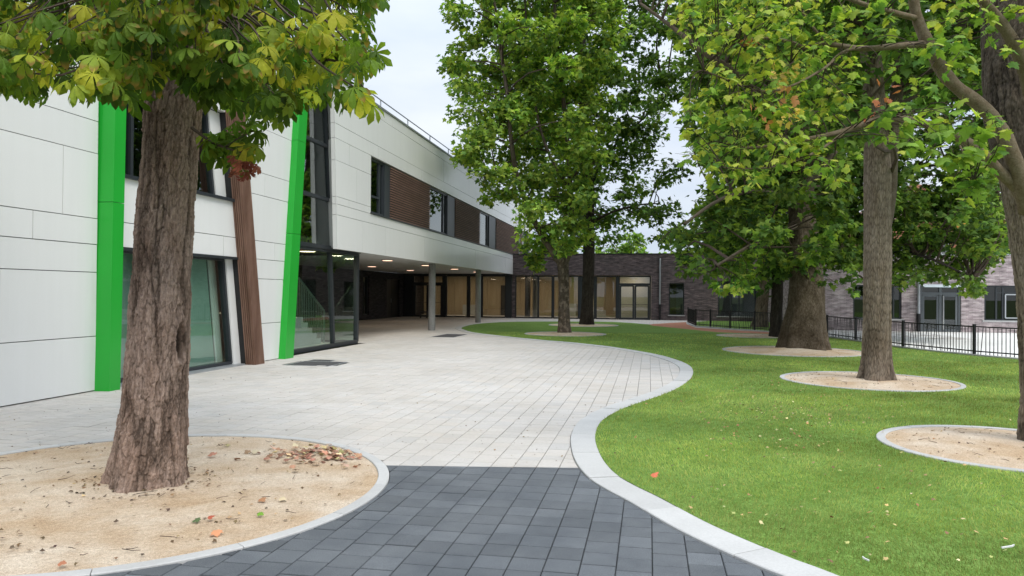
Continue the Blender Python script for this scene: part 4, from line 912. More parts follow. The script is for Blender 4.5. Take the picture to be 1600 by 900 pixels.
w2 = window(side, RB, rc(14.72, 17.26, .56, 2.07), [(15.20, .56, 15.20, 2.07, .07), (15.47, .56, 15.47, 2.07, .08), (15.2, 1.78, 17.2, 1.78, .05), (16.4, .56, 16.4, 2.07, .08)], [rc(14.76, 15.16, .6, 2.03), rc(15.24, 15.43, .6, 2.03), rc(15.51, 16.36, .6, 2.03), rc(16.44, 17.22, .6, 2.03)], -.18, -.08, mg=M_glasss, fw=.08)
s2 = MB()
for a_, b_ in ((15.55, 16.32), (16.48, 17.18)):
    for i, (p, q) in enumerate(zip(rc(a_, b_, .66, 1.70), rc(a_, b_, .66, 1.70)[1:]+rc(a_, b_, .66, 1.70)[:1])): RB.bar(s2, p[0], p[1], q[0], q[1], .05, -.07+i*.001, -.03+i*.001)
build('sash', s2, M_steel, w2)
t = MB(); RB.rect(t, 14.6, 17.38, .475, .545, -.1, .05); build('sill', t, M_sill, side)
w3 = window(side, RB, rc(12.09, 13.70, .03, 2.05), [(12.91, .03, 12.91, 2.05, .12), (12.09, 1.72, 13.7, 1.72, .12)], [rc(12.14, 12.85, 1.79, 2.0), rc(12.97, 13.65, 1.79, 2.0)], -.18, -.06, mf=M_grey, fw=.10, name='door_frame', mg=M_glasss)
for a_, b_ in ((12.16, 12.84), (13.0, 13.62)):
    window(side, RB, rc(a_+.04, b_-.04, .08, 1.63), [], [rc(a_+.08, b_-.08, .13, 1.59)], -.16, -.09, mf=M_grey, fw=.09, name='door', mg=M_glasss)
t = MB(); RB.bar(t, 13.02, .10, 13.02, 1.62, .035, -.05, -.02); build('open_door_edge', t, M_sill, side)
t = MB(); a_ = [RB.P(12.0, 2.12, .01), RB.P(13.85, 2.12, .01), RB.P(13.95, 2.0, .95), RB.P(11.9, 2.0, .95)]; t.prism(a_, [p+Z*.02 for p in a_])
M_can = mat('frosted_canopy', (.62, .72, .76), .25, .5, noise=[(3, (.9, .92, .94), .5, I1)]); build('glass_canopy', t, M_can, side)
t = MB(); t.tube([RB.P(11.95, .80, .09), RB.P(11.95, 3.42, .09)], .06, 12); dp = build('downpipe', t, M_steel, side)
t = MB(); t.tube([RB.P(11.95, .0, .09), RB.P(11.95, .81, .09)], .085, 12); build('pipe_shoe', t, M_black, dp)

# orange brick house far behind
hx0, hx1, hY = 32.0, 48.0, 64.
house = thing('brick_house', (40, hY+4, 0), 'orange brick house with grey roof seen through the leaves beyond the mauve building', 'house')
HF = Fr((0, hY, 0), np.array([1., 0, 0]), np.array([0, -1., 0]))
t = MB(); HF.rect(t, hx0, hx1, 0, 8.2, -8, 0); build('wall', t, M_red, house)
t = MB(); e = .4; t.prism([HF.P(hx0-e, 8.2, e), HF.P(hx1+e, 8.2, e), HF.P(hx1+e, 8.2, -8-e), HF.P(hx0-e, 8.2, -8-e)], [HF.P(hx0+2, 10.6, -3.9), HF.P(hx1-2, 10.6, -3.9), HF.P(hx1-2, 10.62, -4.1), HF.P(hx0+2, 10.62, -4.1)]); rf = build('roof', t, M_tile, house)
for x in (36.0, 45.): t = MB(); HF.rect(t, x, x+1.4, 8.4, 11.6, -3.4, -2.2); build('chimney', t, M_red, rf)
for x in (33.5, 36.5, 39.5, 42.5, 45.5):
    for z in (1.2, 5.0): window(house, HF, rc(x, x+1.2, z, z+1.7), [(x+.6, z, x+.6, z+1.7, .06)], [rc(x+.04, x+.57, z+.04, z+1.66), rc(x+.63, x+1.16, z+.04, z+1.66)], .0, .06, mf=M_sill, mg=M_glassd)

# ================================================================== fences
def fence(pts, label, hgt, nb_seed, kerbw=True):
    r_ = random.Random(nb_seed); c = pts[len(pts)//2]
    root = thing('iron_fence', (c[0], c[1], 0), label, 'fence')
    for p in pts:
        t = MB(); t.box((p[0], p[1], hgt/2+.02), (.032, .032, hgt/2+.02)); t.box((p[0], p[1], hgt+.05), (.036, .036, .01)); build('post', t, M_black, root)
    for p, q in zip(pts, pts[1:]):
        p = np.array([*p, 0.]); q = np.array([*q, 0.]); d = q-p; L = np.linalg.norm(d); d /= L; pn = np.array([-d[1], d[0], 0])
        for z in (.13, hgt-.01):
            t = MB(); t.box((p+q)/2+Z*z, (L/2-.033, .014, .016), d, pn, Z); build('rail', t, M_black, root)
        k = int(L/.105)
        for i in range(1, k):
            x = L*i/k; ln = r_.choice([0, 0, 0, 1, -1])*r_.uniform(.03, .055); t = MB()
            a_, b_ = p+d*(x-ln)+Z*.05, p+d*(x+ln)+Z*(hgt-.03)
            off = pn*(.0)+d*.0; h_ = .0075
            t.prism([a_-d*h_-pn*h_, a_+d*h_-pn*h_, a_+d*h_+pn*h_, a_-d*h_+pn*h_], [b_-d*h_-pn*h_, b_+d*h_-pn*h_, b_+d*h_+pn*h_, b_-d*h_+pn*h_]); build('bar', t, M_black, root)
    return root
fence(fence_pts[1:], 'low black metal fence between the lawn and the pale concrete yard', .80, 3)
fence(fL+[np.array([11.3, 31.0])], 'low black metal fence curving behind the red path in front of the dark wing', .84, 4)
def kstrip(name, pts, w_, z1):
    P = resample(smooth(pts, 10), .12); a_ = offset(P, w_/2); b_ = offset(P, -w_/2)
    return kerb(name, b_, a_, -.05, z1, 1.0) if sgn > 0 else kerb(name, a_, b_, -.05, z1, 1.0)
kstrip('yard_kerb', fence_pts[1:], .14, .05); kstrip('path_kerb', fL+[np.array([11.3, 31.0])], .14, .05)

# ================================================================== manhole covers and small things on the ground
def cover(b_, label, k):
    s0, s1, n0, n1 = b_; root = thing('manhole_cover', B((s0+s1)/2, (n0+n1)/2), label, 'drain cover', 'dark framed covers in the paving')
    t = MB(); g = .03
    for (a0, a1, c0, c1) in ((s0, s1, n0, n0+g), (s0, s1, n1-g, n1), (s0, s0+g, n0+g, n1-g), (s1-g, s1, n0+g, n1-g)):
        q = [B(a0, c0, -.02), B(a0, c1, -.02), B(a1, c1, -.02), B(a1, c0, -.02)]; t.prism(q[::-1], [p+Z*.025 for p in q[::-1]])
    build('frame', t, M_steel, root)
    m = mat('cover_slab', (.085, .083, .085), .85, .2, noise=[(5, (.75, .75, .75), .7, I1), (90, (.7, .7, .7), .7, I1)])
    for i in range(k):
        for j in range(k):
            a0 = s0+g+(s1-s0-2*g)*i/k; a1 = s0+g+(s1-s0-2*g)*(i+1)/k; c0 = n0+g+(n1-n0-2*g)*j/k; c1 = n0+g+(n1-n0-2*g)*(j+1)/k; e = .004
            q = [B(a0+e, c0+e, -.02), B(a1-e, c0+e, -.02), B(a1-e, c1-e, -.02), B(a0+e, c1-e, -.02)]; t = MB(); t.prism(q, [p+Z*.021 for p in q]); build('cover_plate', t, m, root)
cover((MANB[0][0]-.1, MANB[0][1]+.1, MANB[0][2], MANB[0][3]), 'large dark square cover in the pale paving before the second green fin', 3)
cover((MANB[1][0]+.02, MANB[1][1]+.05, MANB[1][2], MANB[1][3]), 'small dark cover close against the large one by the glazed corner', 1)
cover((MANB[2][0]-.1, MANB[2][1]+.1, MANB[2][2], MANB[2][3]), 'dark square cover in the paving near the concrete columns', 3)
sp_ = G(662, 497); root = thing('stool', (sp_[0], sp_[1], 0), 'small dark low stool in the covered passage left of the nearer column', 'stool')
t = MB(); t.box((sp_[0], sp_[1], .38), (.26, .2, .04)); build('seat', t, M_dark, root)
for dx in (-.2, .2):
    for dy in (-.14, .14): t = MB(); t.box((sp_[0]+dx, sp_[1]+dy, .17), (.03, .03, .17)); build('leg', t, M_dark, root)

def zbed(x, y):
    for k, ((cx, cy), r_) in PIT.items():
        if math.hypot(x-cx, y-cy) < r_-.1: return (.008 if k == 'chestnut' else .022)+.045*math.exp(-((x-cx)**2+(y-cy)**2)/.81)
    return .035 if inside(np.array([[x, y]]), lawn_poly)[0] else .004
def flat_leaves(pts, size, pal, wts, tmpl=M1, lift=.01, jit=.25):
    n_ = len(pts); nrm = rng.normal(0, .35, (n_, 3)); nrm[:, 2] = 1; tip = rng.normal(0, 1, (n_, 3)); tip[:, 2] *= .1
    pos = np.c_[pts, [zbed(*p)+lift*rng.uniform(.3, 1.5) for p in pts]]
    return scatter(tmpl, pos, nrm, tip, size*rng.uniform(.6, 1.3, n_), palette(n_, pal, wts, jit))
DRY = [(.36, .17, .09), (.42, .30, .14), (.20, .12, .07), (.36, .36, .14), (.52, .44, .24)]
q = [G(rng.normal(1230, 90), rng.normal(645, 32))[:2] for _ in range(520)]+[G(rng.uniform(950, 1600), rng.uniform(560, 890))[:2] for _ in range(280)]+[G(rng.uniform(900, 1560), rng.uniform(520, 600))[:2] for _ in range(200)]
q = np.array(q); q = q[inside(q, lawn_poly)]
V, Fq, C3 = flat_leaves(q, .028, DRY, [3, 3.5, 4, 2, 1]); tag(build_np('lawn_litter', V, Fq, M_litter, None, C3), 'small dry leaves and leaf fragments scattered over the lawn', 'leaf litter', None, 'stuff')
pc = G(515, 712)[:2]; q = pc+rng.normal(0, 1, (210, 2))*np.array([.30, .20]); q = np.concatenate([q, pc+np.array([-.35, .05])+rng.normal(0, 1, (26, 2))*.3]); q = q[np.hypot(q[:, 0]+3.16, q[:, 1]-6.12) < 2.0]
V, Fq, C3 = flat_leaves(q, .058, [(.46, .23, .16), (.50, .33, .21), (.54, .44, .30), (.26, .14, .09), (.40, .34, .16)], [3, 3, 2, 2.5, 1], M2, .02); tag(build_np('leaf_pile', V, Fq, M_litter, None, C3), 'heap of dry pinkish leaves on the sand at the right of the chestnut bed', 'leaf pile', None, 'stuff')
q = []
for k, ((cx, cy), r_) in PIT.items():
    m_ = {'chestnut': 330, 'right': 80, 'centre': 110}.get(k, 60); a_ = rng.uniform(0, 6.28, m_); rr = (r_-.15)*np.sqrt(rng.uniform(0.03, 1, m_)); q.append(np.c_[cx+rr*np.cos(a_), cy+rr*np.sin(a_)])
a_ = rng.uniform(0, 6.28, 170); rr = rng.uniform(.27, .55, 170); q.append(np.c_[-2.96+rr*np.cos(a_), 6.05+rr*np.sin(a_)])
q = np.concatenate(q); V, Fq, C3 = flat_leaves(q, .030, [(.14, .09, .05), (.30, .20, .11), (.45, .33, .18), (.10, .07, .05)], [3, 2, 1, 2], M0, .008); tag(build_np('bed_litter', V, Fq, M_litter, None, C3), 'brown leaf crumbs strewn over the sand beds', 'leaf litter', None, 'stuff')
tw = MB()
for k, ((cx, cy), r_) in PIT.items():
    for _ in range({'chestnut': 60, 'right': 30, 'centre': 26}.get(k, 8)):
        a_ = rng.uniform(0, 6.28); rr = (r_-.25)*math.sqrt(rng.uniform(.05, 1)); p = np.array([cx+rr*math.cos(a_), cy+rr*math.sin(a_), .022+.04*math.exp(-(rr/.9)**2)]); b_ = rng.uniform(-.6, .6)+(0 if rng.random() < .6 else 1.5); L = rng.uniform(.04, .15)
        d = np.array([math.cos(b_), math.sin(b_), rng.uniform(0, .08)])*L; tw.tube([p, p+d*.5+rng.normal(0, .008, 3), p+d], [.0025, .0022, .0014], 4)
tag(build('fallen_twigs', tw, M_twig, None), 'thin brown twigs lying on the sand beds', 'twigs', None, 'stuff')
tw = MB()
q = []
for _ in range(420):
    u, v = rng.uniform(0, 1000), 540+rng.uniform(0, 1)**.8*185; p = G(u, v)[:2]
    if nearest(p[None], KERBO)[0][0] > 0 and math.hypot(p[0]+3.16, p[1]-6.12) > 2.15 and p@N2 > -8.5: q.append(p)
q = np.array(q); V, Fq, C3 = flat_leaves(q, .022, [(.10, .075, .05), (.2, .14, .08), (.30, .24, .12)], [3, 2, 1], M0, .004); tag(build_np('paving_litter', V, Fq, M_litter, None, C3), 'tiny dark leaf crumbs scattered on the pale paving', 'leaf litter', None, 'stuff')
def one_leaf(u, v, size, col, label, tm=M2):
    p = G(u, v)[:2]; nrm = np.array([[rng.normal(0, .25), -.35, 1.]]); tip = rng.normal(0, 1, (1, 3)); tip[:, 2] = .1
    V, Fq, C3 = scatter(tm, np.array([[p[0], p[1], zbed(*p)+.025]]), nrm, tip, np.array([size]), np.array([col])); tag(build_np('fallen_leaf', V, Fq, M_litter, None, C3), label, 'leaf', 'single fallen leaves')
one_leaf(1019, 755, .075, (.60, .17, .09), 'bright orange red leaf alone on the lawn beside the kerb')
one_leaf(338, 836, .075, (.58, .27, .14), 'orange leaf on the sand nearest the lower kerb of the chestnut bed')
one_leaf(325, 817, .05, (.38, .10, .06), 'small red leaf touching a green one on the sand below the trunk')
one_leaf(312, 818, .06, (.10, .14, .06), 'green leaf on the sand below the trunk beside a red leaf')
one_leaf(332, 719, .085, (.45, .22, .15), 'pinkish curled leaf on the sand right of the chestnut trunk')
one_leaf(408, 786, .065, (.36, .19, .10), 'brown leaf on the sand midway between trunk and kerb')
one_leaf(438, 785, .06, (.56, .46, .30), 'cream coloured dry leaf on the sand left of the right kerb')
one_leaf(404, 809, .05, (.16, .30, .04), 'small fresh green sprig on the sand of the chestnut bed')
one_leaf(93, 888, .05, (.38, .16, .09), 'red brown leaf at the bottom left of the sand bed')
one_leaf(394, 712, .08, (.54, .46, .32), 'pale dry leaf behind the pinkish one on the sand')
def scrap(u, v, L, w_, an, label):
    p = G(u, v); t = MB(); c_, s_ = math.cos(an), math.sin(an)
    t.box((p[0], p[1], .050), (L/2, w_/2, .004), (c_, s_, .12), (-s_, c_, 0), (0, 0, 1)); t.box((p[0]+c_*L*.45, p[1]+s_*L*.45, .056), (L*.15, w_/2.2, .003), (c_, s_, .5), (-s_, c_, 0), (0, 0, 1)); tag(build('paper_scrap', t, M_paper), label, 'litter')
scrap(1574, 867, .075, .012, .1, 'white paper strip lying on the lawn at the lower right'); scrap(1353, 887, .035, .010, 2.2, 'small curled white scrap on the lawn near the bottom edge')

# ================================================================== trees
# chestnut in the foreground
YC = 6.05
chest = thing('chestnut_tree', (-2.97, 6.05, 0), 'big chestnut tree with rough brown trunk in the near left sand bed', 'tree')
sp1 = [(-2.97, 6.05, -.02), at(238, 680, YC), at(243, 600, YC), at(249, 500, YC), at(254, 400, YC), at(261, 300, YC), at(268, 200, YC), at(276, 100, YC), at(283, 30, YC)]
trunk(chest, sp1, [.246, .244, .236, .225, .217, .211, .208, .215, .24], 330, 560, 'plates', M_bark1, .32, 5, seed=2, wound=(-.36, 1.22, .042, .15), lump=.016)
tp1 = at(280, 60, YC)
LB = [[tp1-[.08, 0, .2], (-3.5, 5.5, 4.5), (-4.3, 4.7, 5.3), (-5.2, 4.0, 6.6)], [tp1+[.05, 0, -.3], (-2.2, 6.2, 4.5), (-1.5, 6.6, 5.2), (-.8, 7.0, 6.4)], [tp1, (-2.9, 6.9, 4.6), (-3.2, 8.2, 5.9), (-3.3, 9.0, 7.2)], [tp1, (-2.7, 6.0, 5.0), (-2.6, 5.6, 6.4), (-2.3, 5.2, 8)], [tp1-[0, 0, .35], (-2.5, 5.3, 4.05), (-2.2, 4.5, 4.4), (-1.7, 3.9, 5.0)]]
for l, r_ in zip(LB, (.13, .12, .14, .15, .05)): branch(chest, l, r_, .045, M_bark1b, 12)
CH_F = [T_chestnut(True, s_, d_) for s_, d_ in ((1, .9), (2, 1.3), (3, .7), (4, 1.1), (5, 1.5))]
CH_C = T_chestnut(False, 9, 1.0)
cpoly = [(-220, 175), (0, 158), (60, 166), (130, 156), (178, 190), (205, 178), (240, 150), (300, 155), (325, 185), (365, 190), (400, 212), (440, 200), (470, 172), (520, 160), (545, 172), (580, 196), (590, 182), (552, 140), (595, 100), (570, 60), (608, 0), (640, -260), (-260, -260)]
lit_spots = [((40, 60), 45), ((170, 110), 30), ((430, 70), 45), ((520, 70), 35), ((90, 150), 35), ((120, 135), 62), ((140, 30), 30), ((60, 140), 50), ((470, 60), 55), ((540, 20), 30), ((470, 120), 40), ((580, 190), 40), ((410, 20), 40), ((330, 60), 35), ((20, 60), 30), ((250, 130), 30), ((500, 130), 35)]  # lit patches of crown: brighter yellow-green leaf colours stand in for the light
LPc = np.concatenate([spine(l, 40)[0] for l in LB]+[np.array(sp1[-3:])]); tw = MB(); L_ = []
cu = []
for (u, v) in [(x, y) for x in np.arange(-230, 640, 23) for y in np.arange(-240, 215, 23)]:
    cu.append((u+rng.uniform(-15, 15), v+rng.uniform(-15, 15)))
cu = np.array(cu); cu = cu[inside(cu+np.array([0, 22]), np.array(cpoly, float))]
cu = [(u, v, None) for u, v in cu if v > -40 or rng.random() < .3]+[(352, 232, 5.6), (335, 245, 5.7), (372, 215, 5.7), (392, 225, 5.5), (345, 215, 5.8), (395, 205, 5.3)]
for u, v, Yf in cu:
    Y = Yf or rng.uniform(4.3, 7.9)
    if Yf is None and 150 < u < 330 and v > 20: Y = rng.choice([rng.uniform(4.4, 5.5), rng.uniform(6.8, 8)], p=[.55, .45])
    C_ = at(u, v, Y); d = np.linalg.norm(LPc-C_, axis=1); h = LPc[(d+np.maximum(0, LPc[:, 2]-C_[2]-.8)).argmin()]
    if np.linalg.norm(h-C_) > 1.5: h = C_+(h-C_)/np.linalg.norm(h-C_)*.5+np.array([0, 0, .15])
    if Yf is None: tw.tube(curve_between(h, C_, .06, 6), [.012, .010, .009, .007, .006, .004], 4, False)
    else: tw.tube(curve_between(at(350, 230, 5.45), C_, .03, 4), [.005, .004, .004, .003], 4, False)
    a0 = rng.uniform(0, 6.28); k = rng.integers(6, 10)
    for i in range(k):
        an = a0+i*6.283/k*rng.uniform(.9, 1.1)*1.0; out_ = np.array([math.cos(an), math.sin(an), rng.uniform(-.35, .5)]); st = rng.uniform(.09, .17); size = rng.uniform(.105, .17)
        hub = C_+out_*st; nrm = np.array([out_[0]*.75, out_[1]*.75, .8])+rng.normal(0, .25, 3); tip = out_*1.0+np.array([0, 0, -.55])
        L_.append((hub, nrm, tip, size))
pos = np.array([l[0] for l in L_]); nrm = np.array([l[1] for l in L_]); tip = np.array([l[2] for l in L_]); siz = np.array([l[3] for l in L_])
px = topx(pos)+np.array([0, 14]); low = (px[:, 0] > 320) & (px[:, 0] < 408) & (px[:, 1] < 285) & (px[:, 1] > 190)
k = inside(px, np.array(cpoly, float)) | low; pos, nrm, tip, siz, px = pos[k], nrm[k], tip[k], siz[k], px[k]
p_lit = np.full(len(pos), .07)
for (c_, r_) in lit_spots: p_lit = np.maximum(p_lit, .85*np.exp(-((px-c_)**2).sum(1)/r_**2))
p_lit *= (pos[:, 1] < 6.4)
kind = np.where(rng.random(len(pos)) < p_lit, 1, 0)+0
CG = [(.075, .145, .022), (.10, .185, .026), (.050, .10, .018), (.13, .215, .03), (.16, .24, .035)]; CY = [(.34, .41, .045), (.27, .36, .05), (.44, .46, .05), (.20, .29, .04)]
vis = (px[:, 0] > -60) & (px[:, 0] < 640) & (px[:, 1] > -40); order = np.argsort(np.where(vis, pos[:, 1], 99)); near = set(order[:297].tolist())
VAR = {}
def stalk(V, Fq):
    b0 = len(V); q = [(-.02, 0, 0), (.02, 0, 0), (.012, -.9, .05), (-.012, -.9, .05)]; return np.concatenate([V, q]), np.concatenate([Fq, [[b0, b0+1, b0+2, b0+3]]])
for g_ in (0, 1):
    pl = CY if g_ else CG; VAR[g_] = []
    for vi in range(15):
        V, Fq = stalk(*CH_F[vi % 5]); c = np.array(pl[vi % len(pl)])*math.exp(rnd.gauss(0, .12)); cols = np.tile(c, (len(V), 1))
        # brown scorched leaflet tips: rows at the end of each leaflet
        if rnd.random() < .6:
            for l0 in range(0, len(V)-4, 18):
                if rnd.random() < .38:
                    cols[l0+12:l0+18] = np.array([.26, .19, .05])*rnd.uniform(.8, 1.3)
                    if rnd.random() < .5: cols[l0+9+rnd.choice([0, 2])] = (.18, .12, .04)
        me = bpy.data.meshes.new('leaf'); me.from_pydata(V.tolist(), [], Fq.tolist()); me.update(); setcol(me, cols); me.materials.append(M_chest); me.polygons.foreach_set('use_smooth', [False]*len(Fq)); VAR[g_].append(me)
Rm = basis(nrm, tip)
for i in near:
    o = bpy.data.objects.new('leaf', rnd.choice(VAR[int(kind[i])])); COL.objects.link(o); o.parent = chest
    p = pos[i]-WL[chest]; s_ = siz[i]; o.matrix_local = Matrix([[*(Rm[i][r_]*s_), p[r_]] for r_ in range(3)]+[[0, 0, 0, 1]])
rest = np.array([i for i in range(len(pos)) if i not in near])
cols = palette(len(rest), CG, [1]*5, .2); ky = kind[rest] == 1; cols[ky] = palette(int(ky.sum()), CY, [1]*4, .12)
V, Fq, C3 = scatter(CH_C, pos[rest], nrm[rest], tip[rest], siz[rest]*1.05, cols); tag(build_np('crown', V, Fq, M_chest, chest, C3), kind='stuff')
tag(build('twigs', tw, M_twig, chest), kind='stuff')
# hanging dead leaf bunch
t_ = MB(); n_ = 16; pd = np.array([at(376, 256, 5.35)]*n_)+rng.normal(0, 1, (n_, 3))*np.array([.035, .035, .05]); nd = rng.normal(0, 1, (n_, 3)); td = rng.normal(0, .25, (n_, 3)); td[:, 2] = -1
V, Fq, C3 = scatter(CH_F[1], pd, nd, td, np.full(n_, .085), palette(n_, [(.22, .06, .035), (.16, .045, .03), (.28, .09, .05)], [1, 1, 1], .2)); o = build_np('dead_leaf_bunch', V, Fq, M_litter, chest, C3); o['label'] = 'shrivelled rust red bunch of dead leaves'
tw = MB(); tw.tube([at(300, 200, 5.9), at(330, 222, 5.6), at(355, 232, 5.45), at(376, 238, 5.35)], [.014, .011, .008, .005], 5); build('branch', tw, M_twig, chest)

def px_path(pts): return [at(*p) for p in pts]
# two trees at the left end of the lawn
Y2 = 29.2; t2 = thing('maple_tree', (2.05, Y2, 0), 'maple with mottled scaly trunk at the left tip of the lawn, nearer of the pair', 'tree')
s2 = px_path([(882, 523, Y2), (881, 480, Y2), (881, 440, Y2), (879, 405, Y2)])
trunk(t2, s2, [.235, .205, .20, .215], 90, 150, 'mottled', M_bark2, .22, 5, seed=5, lump=.03)
l2 = [px_path([(876, 412, Y2), (857, 385, Y2), (838, 352, Y2), (812, 290, Y2), (800, 230, Y2-.5), (793, 150, Y2-.5), (780, 60, Y2), (765, -60, Y2)]), px_path([(882, 412, Y2), (895, 370, Y2+.5), (893, 320, Y2+.8), (885, 200, Y2+1), (870, 60, Y2), (860, -120, Y2)]), px_path([(806, 270, Y2-.4), (785, 262, Y2-.8), (768, 270, Y2-1), (755, 285, Y2-1.2)]), px_path([(890, 300, Y2), (850, 220, Y2+.5), (830, 120, Y2+1), (820, 0, Y2+1)])]
for l, r_ in zip(l2, (.13, .14, .05, .06)): branch(t2, l, r_, .04, M_bark2b, 8)
polyA = [(700, -160), (706, 0), (714, 60), (706, 100), (722, 140), (712, 165), (728, 195), (708, 225), (728, 262), (722, 285), (768, 296), (746, 322), (762, 334), (808, 322), (803, 350), (826, 368), (806, 392), (820, 414), (840, 416), (852, 386), (862, 396), (893, 402), (906, 372), (930, 330), (945, 200), (960, 60), (950, -160)]
foliage(t2, polyA, 26, Y2, 2.6, 23, 190, .195, M1, GREEN+[(.28, .36, .06)], [2.4, 3, 1, 2.6, 2.2], l2, .010, 7, hubr=.02, skip=.10)
Y3 = 37.3; t3 = thing('tall_dark_tree', (3.79, Y3, 0), 'tall tree with straight near black trunk just right of the mottled maple', 'tree')
s3 = px_path([(916, 509, Y3), (918, 470, Y3), (920, 400, Y3), (919, 300, Y3), (913, 180, Y3), (908, 60, Y3), (904, -60, Y3), (900, -160, Y3)])
trunk(t3, s3, [.34, .30, .29, .27, .25, .22, .19, .15], 70, 260, 'ridges', M_bark3, .2, 4, seed=6)
l3 = [s3[3:], px_path([(918, 300, Y3), (950, 240, Y3), (1000, 190, Y3), (1040, 150, Y3)]), px_path([(915, 220, Y3), (880, 140, Y3-1), (850, 40, Y3-1.5)]), px_path([(920, 350, Y3), (960, 330, Y3-1), (1000, 320, Y3-1), (1030, 318, Y3)]), px_path([(912, 160, Y3), (950, 90, Y3+1), (1000, 10, Y3+1)])]
for l, r_ in zip(l3[1:], (.10, .12, .07, .10)): branch(t3, l, r_, .03, M_bark3b, 8)
polyA3 = [(765, -160), (778, 100), (800, 270), (870, 330), (900, 372), (928, 378), (944, 408), (962, 402), (975, 376), (962, 352), (998, 346), (1038, 350), (1044, 328), (1028, 300), (1046, 268), (1042, 205), (1075, 130), (1070, 40), (1090, -160)]
foliage(t3, polyA3, 27, Y3, 3.2, 24, 150, .235, M1, DEEP+[(.10, .18, .03)], [3, 3, 2, 1.5, 1.2], l3, .011, 7, hubr=.02, skip=.08)

# broad old tree
Y4 = 21.4; t4 = thing('broad_tree', (8.42, Y4, 0), 'massive old tree with the widest swollen trunk on the right half of the lawn', 'tree')
s4 = px_path([(1256, 552, Y4), (1256, 520, Y4), (1258, 490, Y4), (1260, 440, Y4), (1257, 400, Y4), (1254, 340, Y4), (1252, 280, Y4), (1250, 200, Y4), (1246, 90, Y4), (1240, -40, Y4), (1236, -160, Y4)])
trunk(t4, s4, [.56, .54, .50, .46, .40, .36, .35, .34, .30, .26, .2], 150, 300, 'broad', M_bark4, .36, 6, seed=8, lump=.05)
l4 = [s4[5:], px_path([(1252, 262, Y4), (1215, 160, Y4-1), (1150, 112, Y4-1.5), (1100, 82, Y4-2), (1050, 42, Y4-2), (1000, 5, Y4-2)]), px_path([(1250, 220, Y4), (1200, 90, Y4+1), (1130, 20, Y4+1), (1070, -60, Y4+1)]), px_path([(1252, 330, Y4), (1200, 300, Y4-1), (1130, 310, Y4-2), (1070, 350, Y4-2.5)]), px_path([(1254, 300, Y4), (1300, 240, Y4), (1340, 180, Y4+1), (1400, 60, Y4+1)]), px_path([(1252, 350, Y4), (1180, 380, Y4-2), (1120, 415, Y4-3)])]
for l, r_ in zip(l4[1:], (.16, .15, .09, .13, .06)): branch(t4, l, r_, .035, M_bark2b, 9)
polyB = [(1010, -160), (1030, 20), (1075, 100), (1064, 180), (1082, 235), (1106, 285), (1080, 335), (1030, 372), (1062, 394), (1058, 425), (1100, 428), (1122, 452), (1178, 455), (1190, 415), (1215, 400), (1235, 438), (1285, 440), (1320, 330), (1340, 250), (1400, 100), (1420, -160)]
foliage(t4, polyB, 31, Y4, 3.6, 29, 150, .195, M1, DEEP+[(.22, .31, .05)], [3, 3, 1.2, 2.6, 1.8], l4, .010, 7, hubr=.022, skip=.10, clipoly=polyB)
foliage(t4, [(1118, 430), (1178, 428), (1182, 452), (1150, 458), (1118, 448)], 16, Y4-2.5, .5, 13, 40, .16, M1, LIME, [3, 2, 1, 3], [l4[5]], .006, 4, hubr=.01, name='low_spray')
foliage(t4, [(1290, 425), (1340, 420), (1342, 455), (1322, 460), (1300, 450)], 16, Y4-2.0, .5, 12, 24, .16, M1, DEEP, [3, 2, 1, 3], [px_path([(1256, 400, Y4), (1290, 410, Y4-1), (1330, 440, Y4-2)])], .006, 4, hubr=.01, name='low_spray')
# two thinner trunks behind it
Y5 = 28.1; t5 = thing('slim_tree', (10.04, Y5, 0), 'slim dark tree trunk standing just left of and behind the massive trunk', 'tree')
s5 = px_path([(1213, 528, Y5), (1214, 480, Y5), (1215, 440, Y5), (1214, 380, Y5), (1210, 300, Y5), (1206, 200, Y5), (1203, 60, Y5), (1200, -80, Y5)])
trunk(t5, s5, [.25, .22, .21, .2, .19, .17, .15, .1], 60, 160, 'ridges', M_bark3, .25, 4, seed=11)
foliage(t5, [(1070, -120), (1085, 150), (1125, 260), (1115, 330), (1125, 400), (1160, 430), (1215, 430), (1240, 400), (1290, 380), (1330, 300), (1330, -120)], 34, Y5, 3, 31, 115, .25, M1, DEEP, [3, 3, 3, 1], [s5[3:]], .012, 7, hubr=.02)
Y6 = 36.9; t6 = thing('slim_tree', (12.3, Y6, 0), 'grey tree trunk behind the fence at the left of the slim dark trunk', 'tree')
s6 = px_path([(1187, 512, Y6), (1190, 480, Y6), (1194, 440, Y6), (1196, 380, Y6), (1196, 300, Y6), (1195, 150, Y6), (1192, -40, Y6)])
trunk(t6, s6, [.34, .29, .27, .25, .22, .18, .12], 60, 160, 'ridges', M_bark2, .3, 5, seed=12)
foliage(t6, [(1105, -100), (1120, 250), (1125, 400), (1150, 432), (1205, 425), (1270, 380), (1290, -100)], 36, Y6, 3, 32, 105, .30, M0, DEEP, [3, 3, 3, 1], [s6[2:]], .012, 7, hubr=.02)
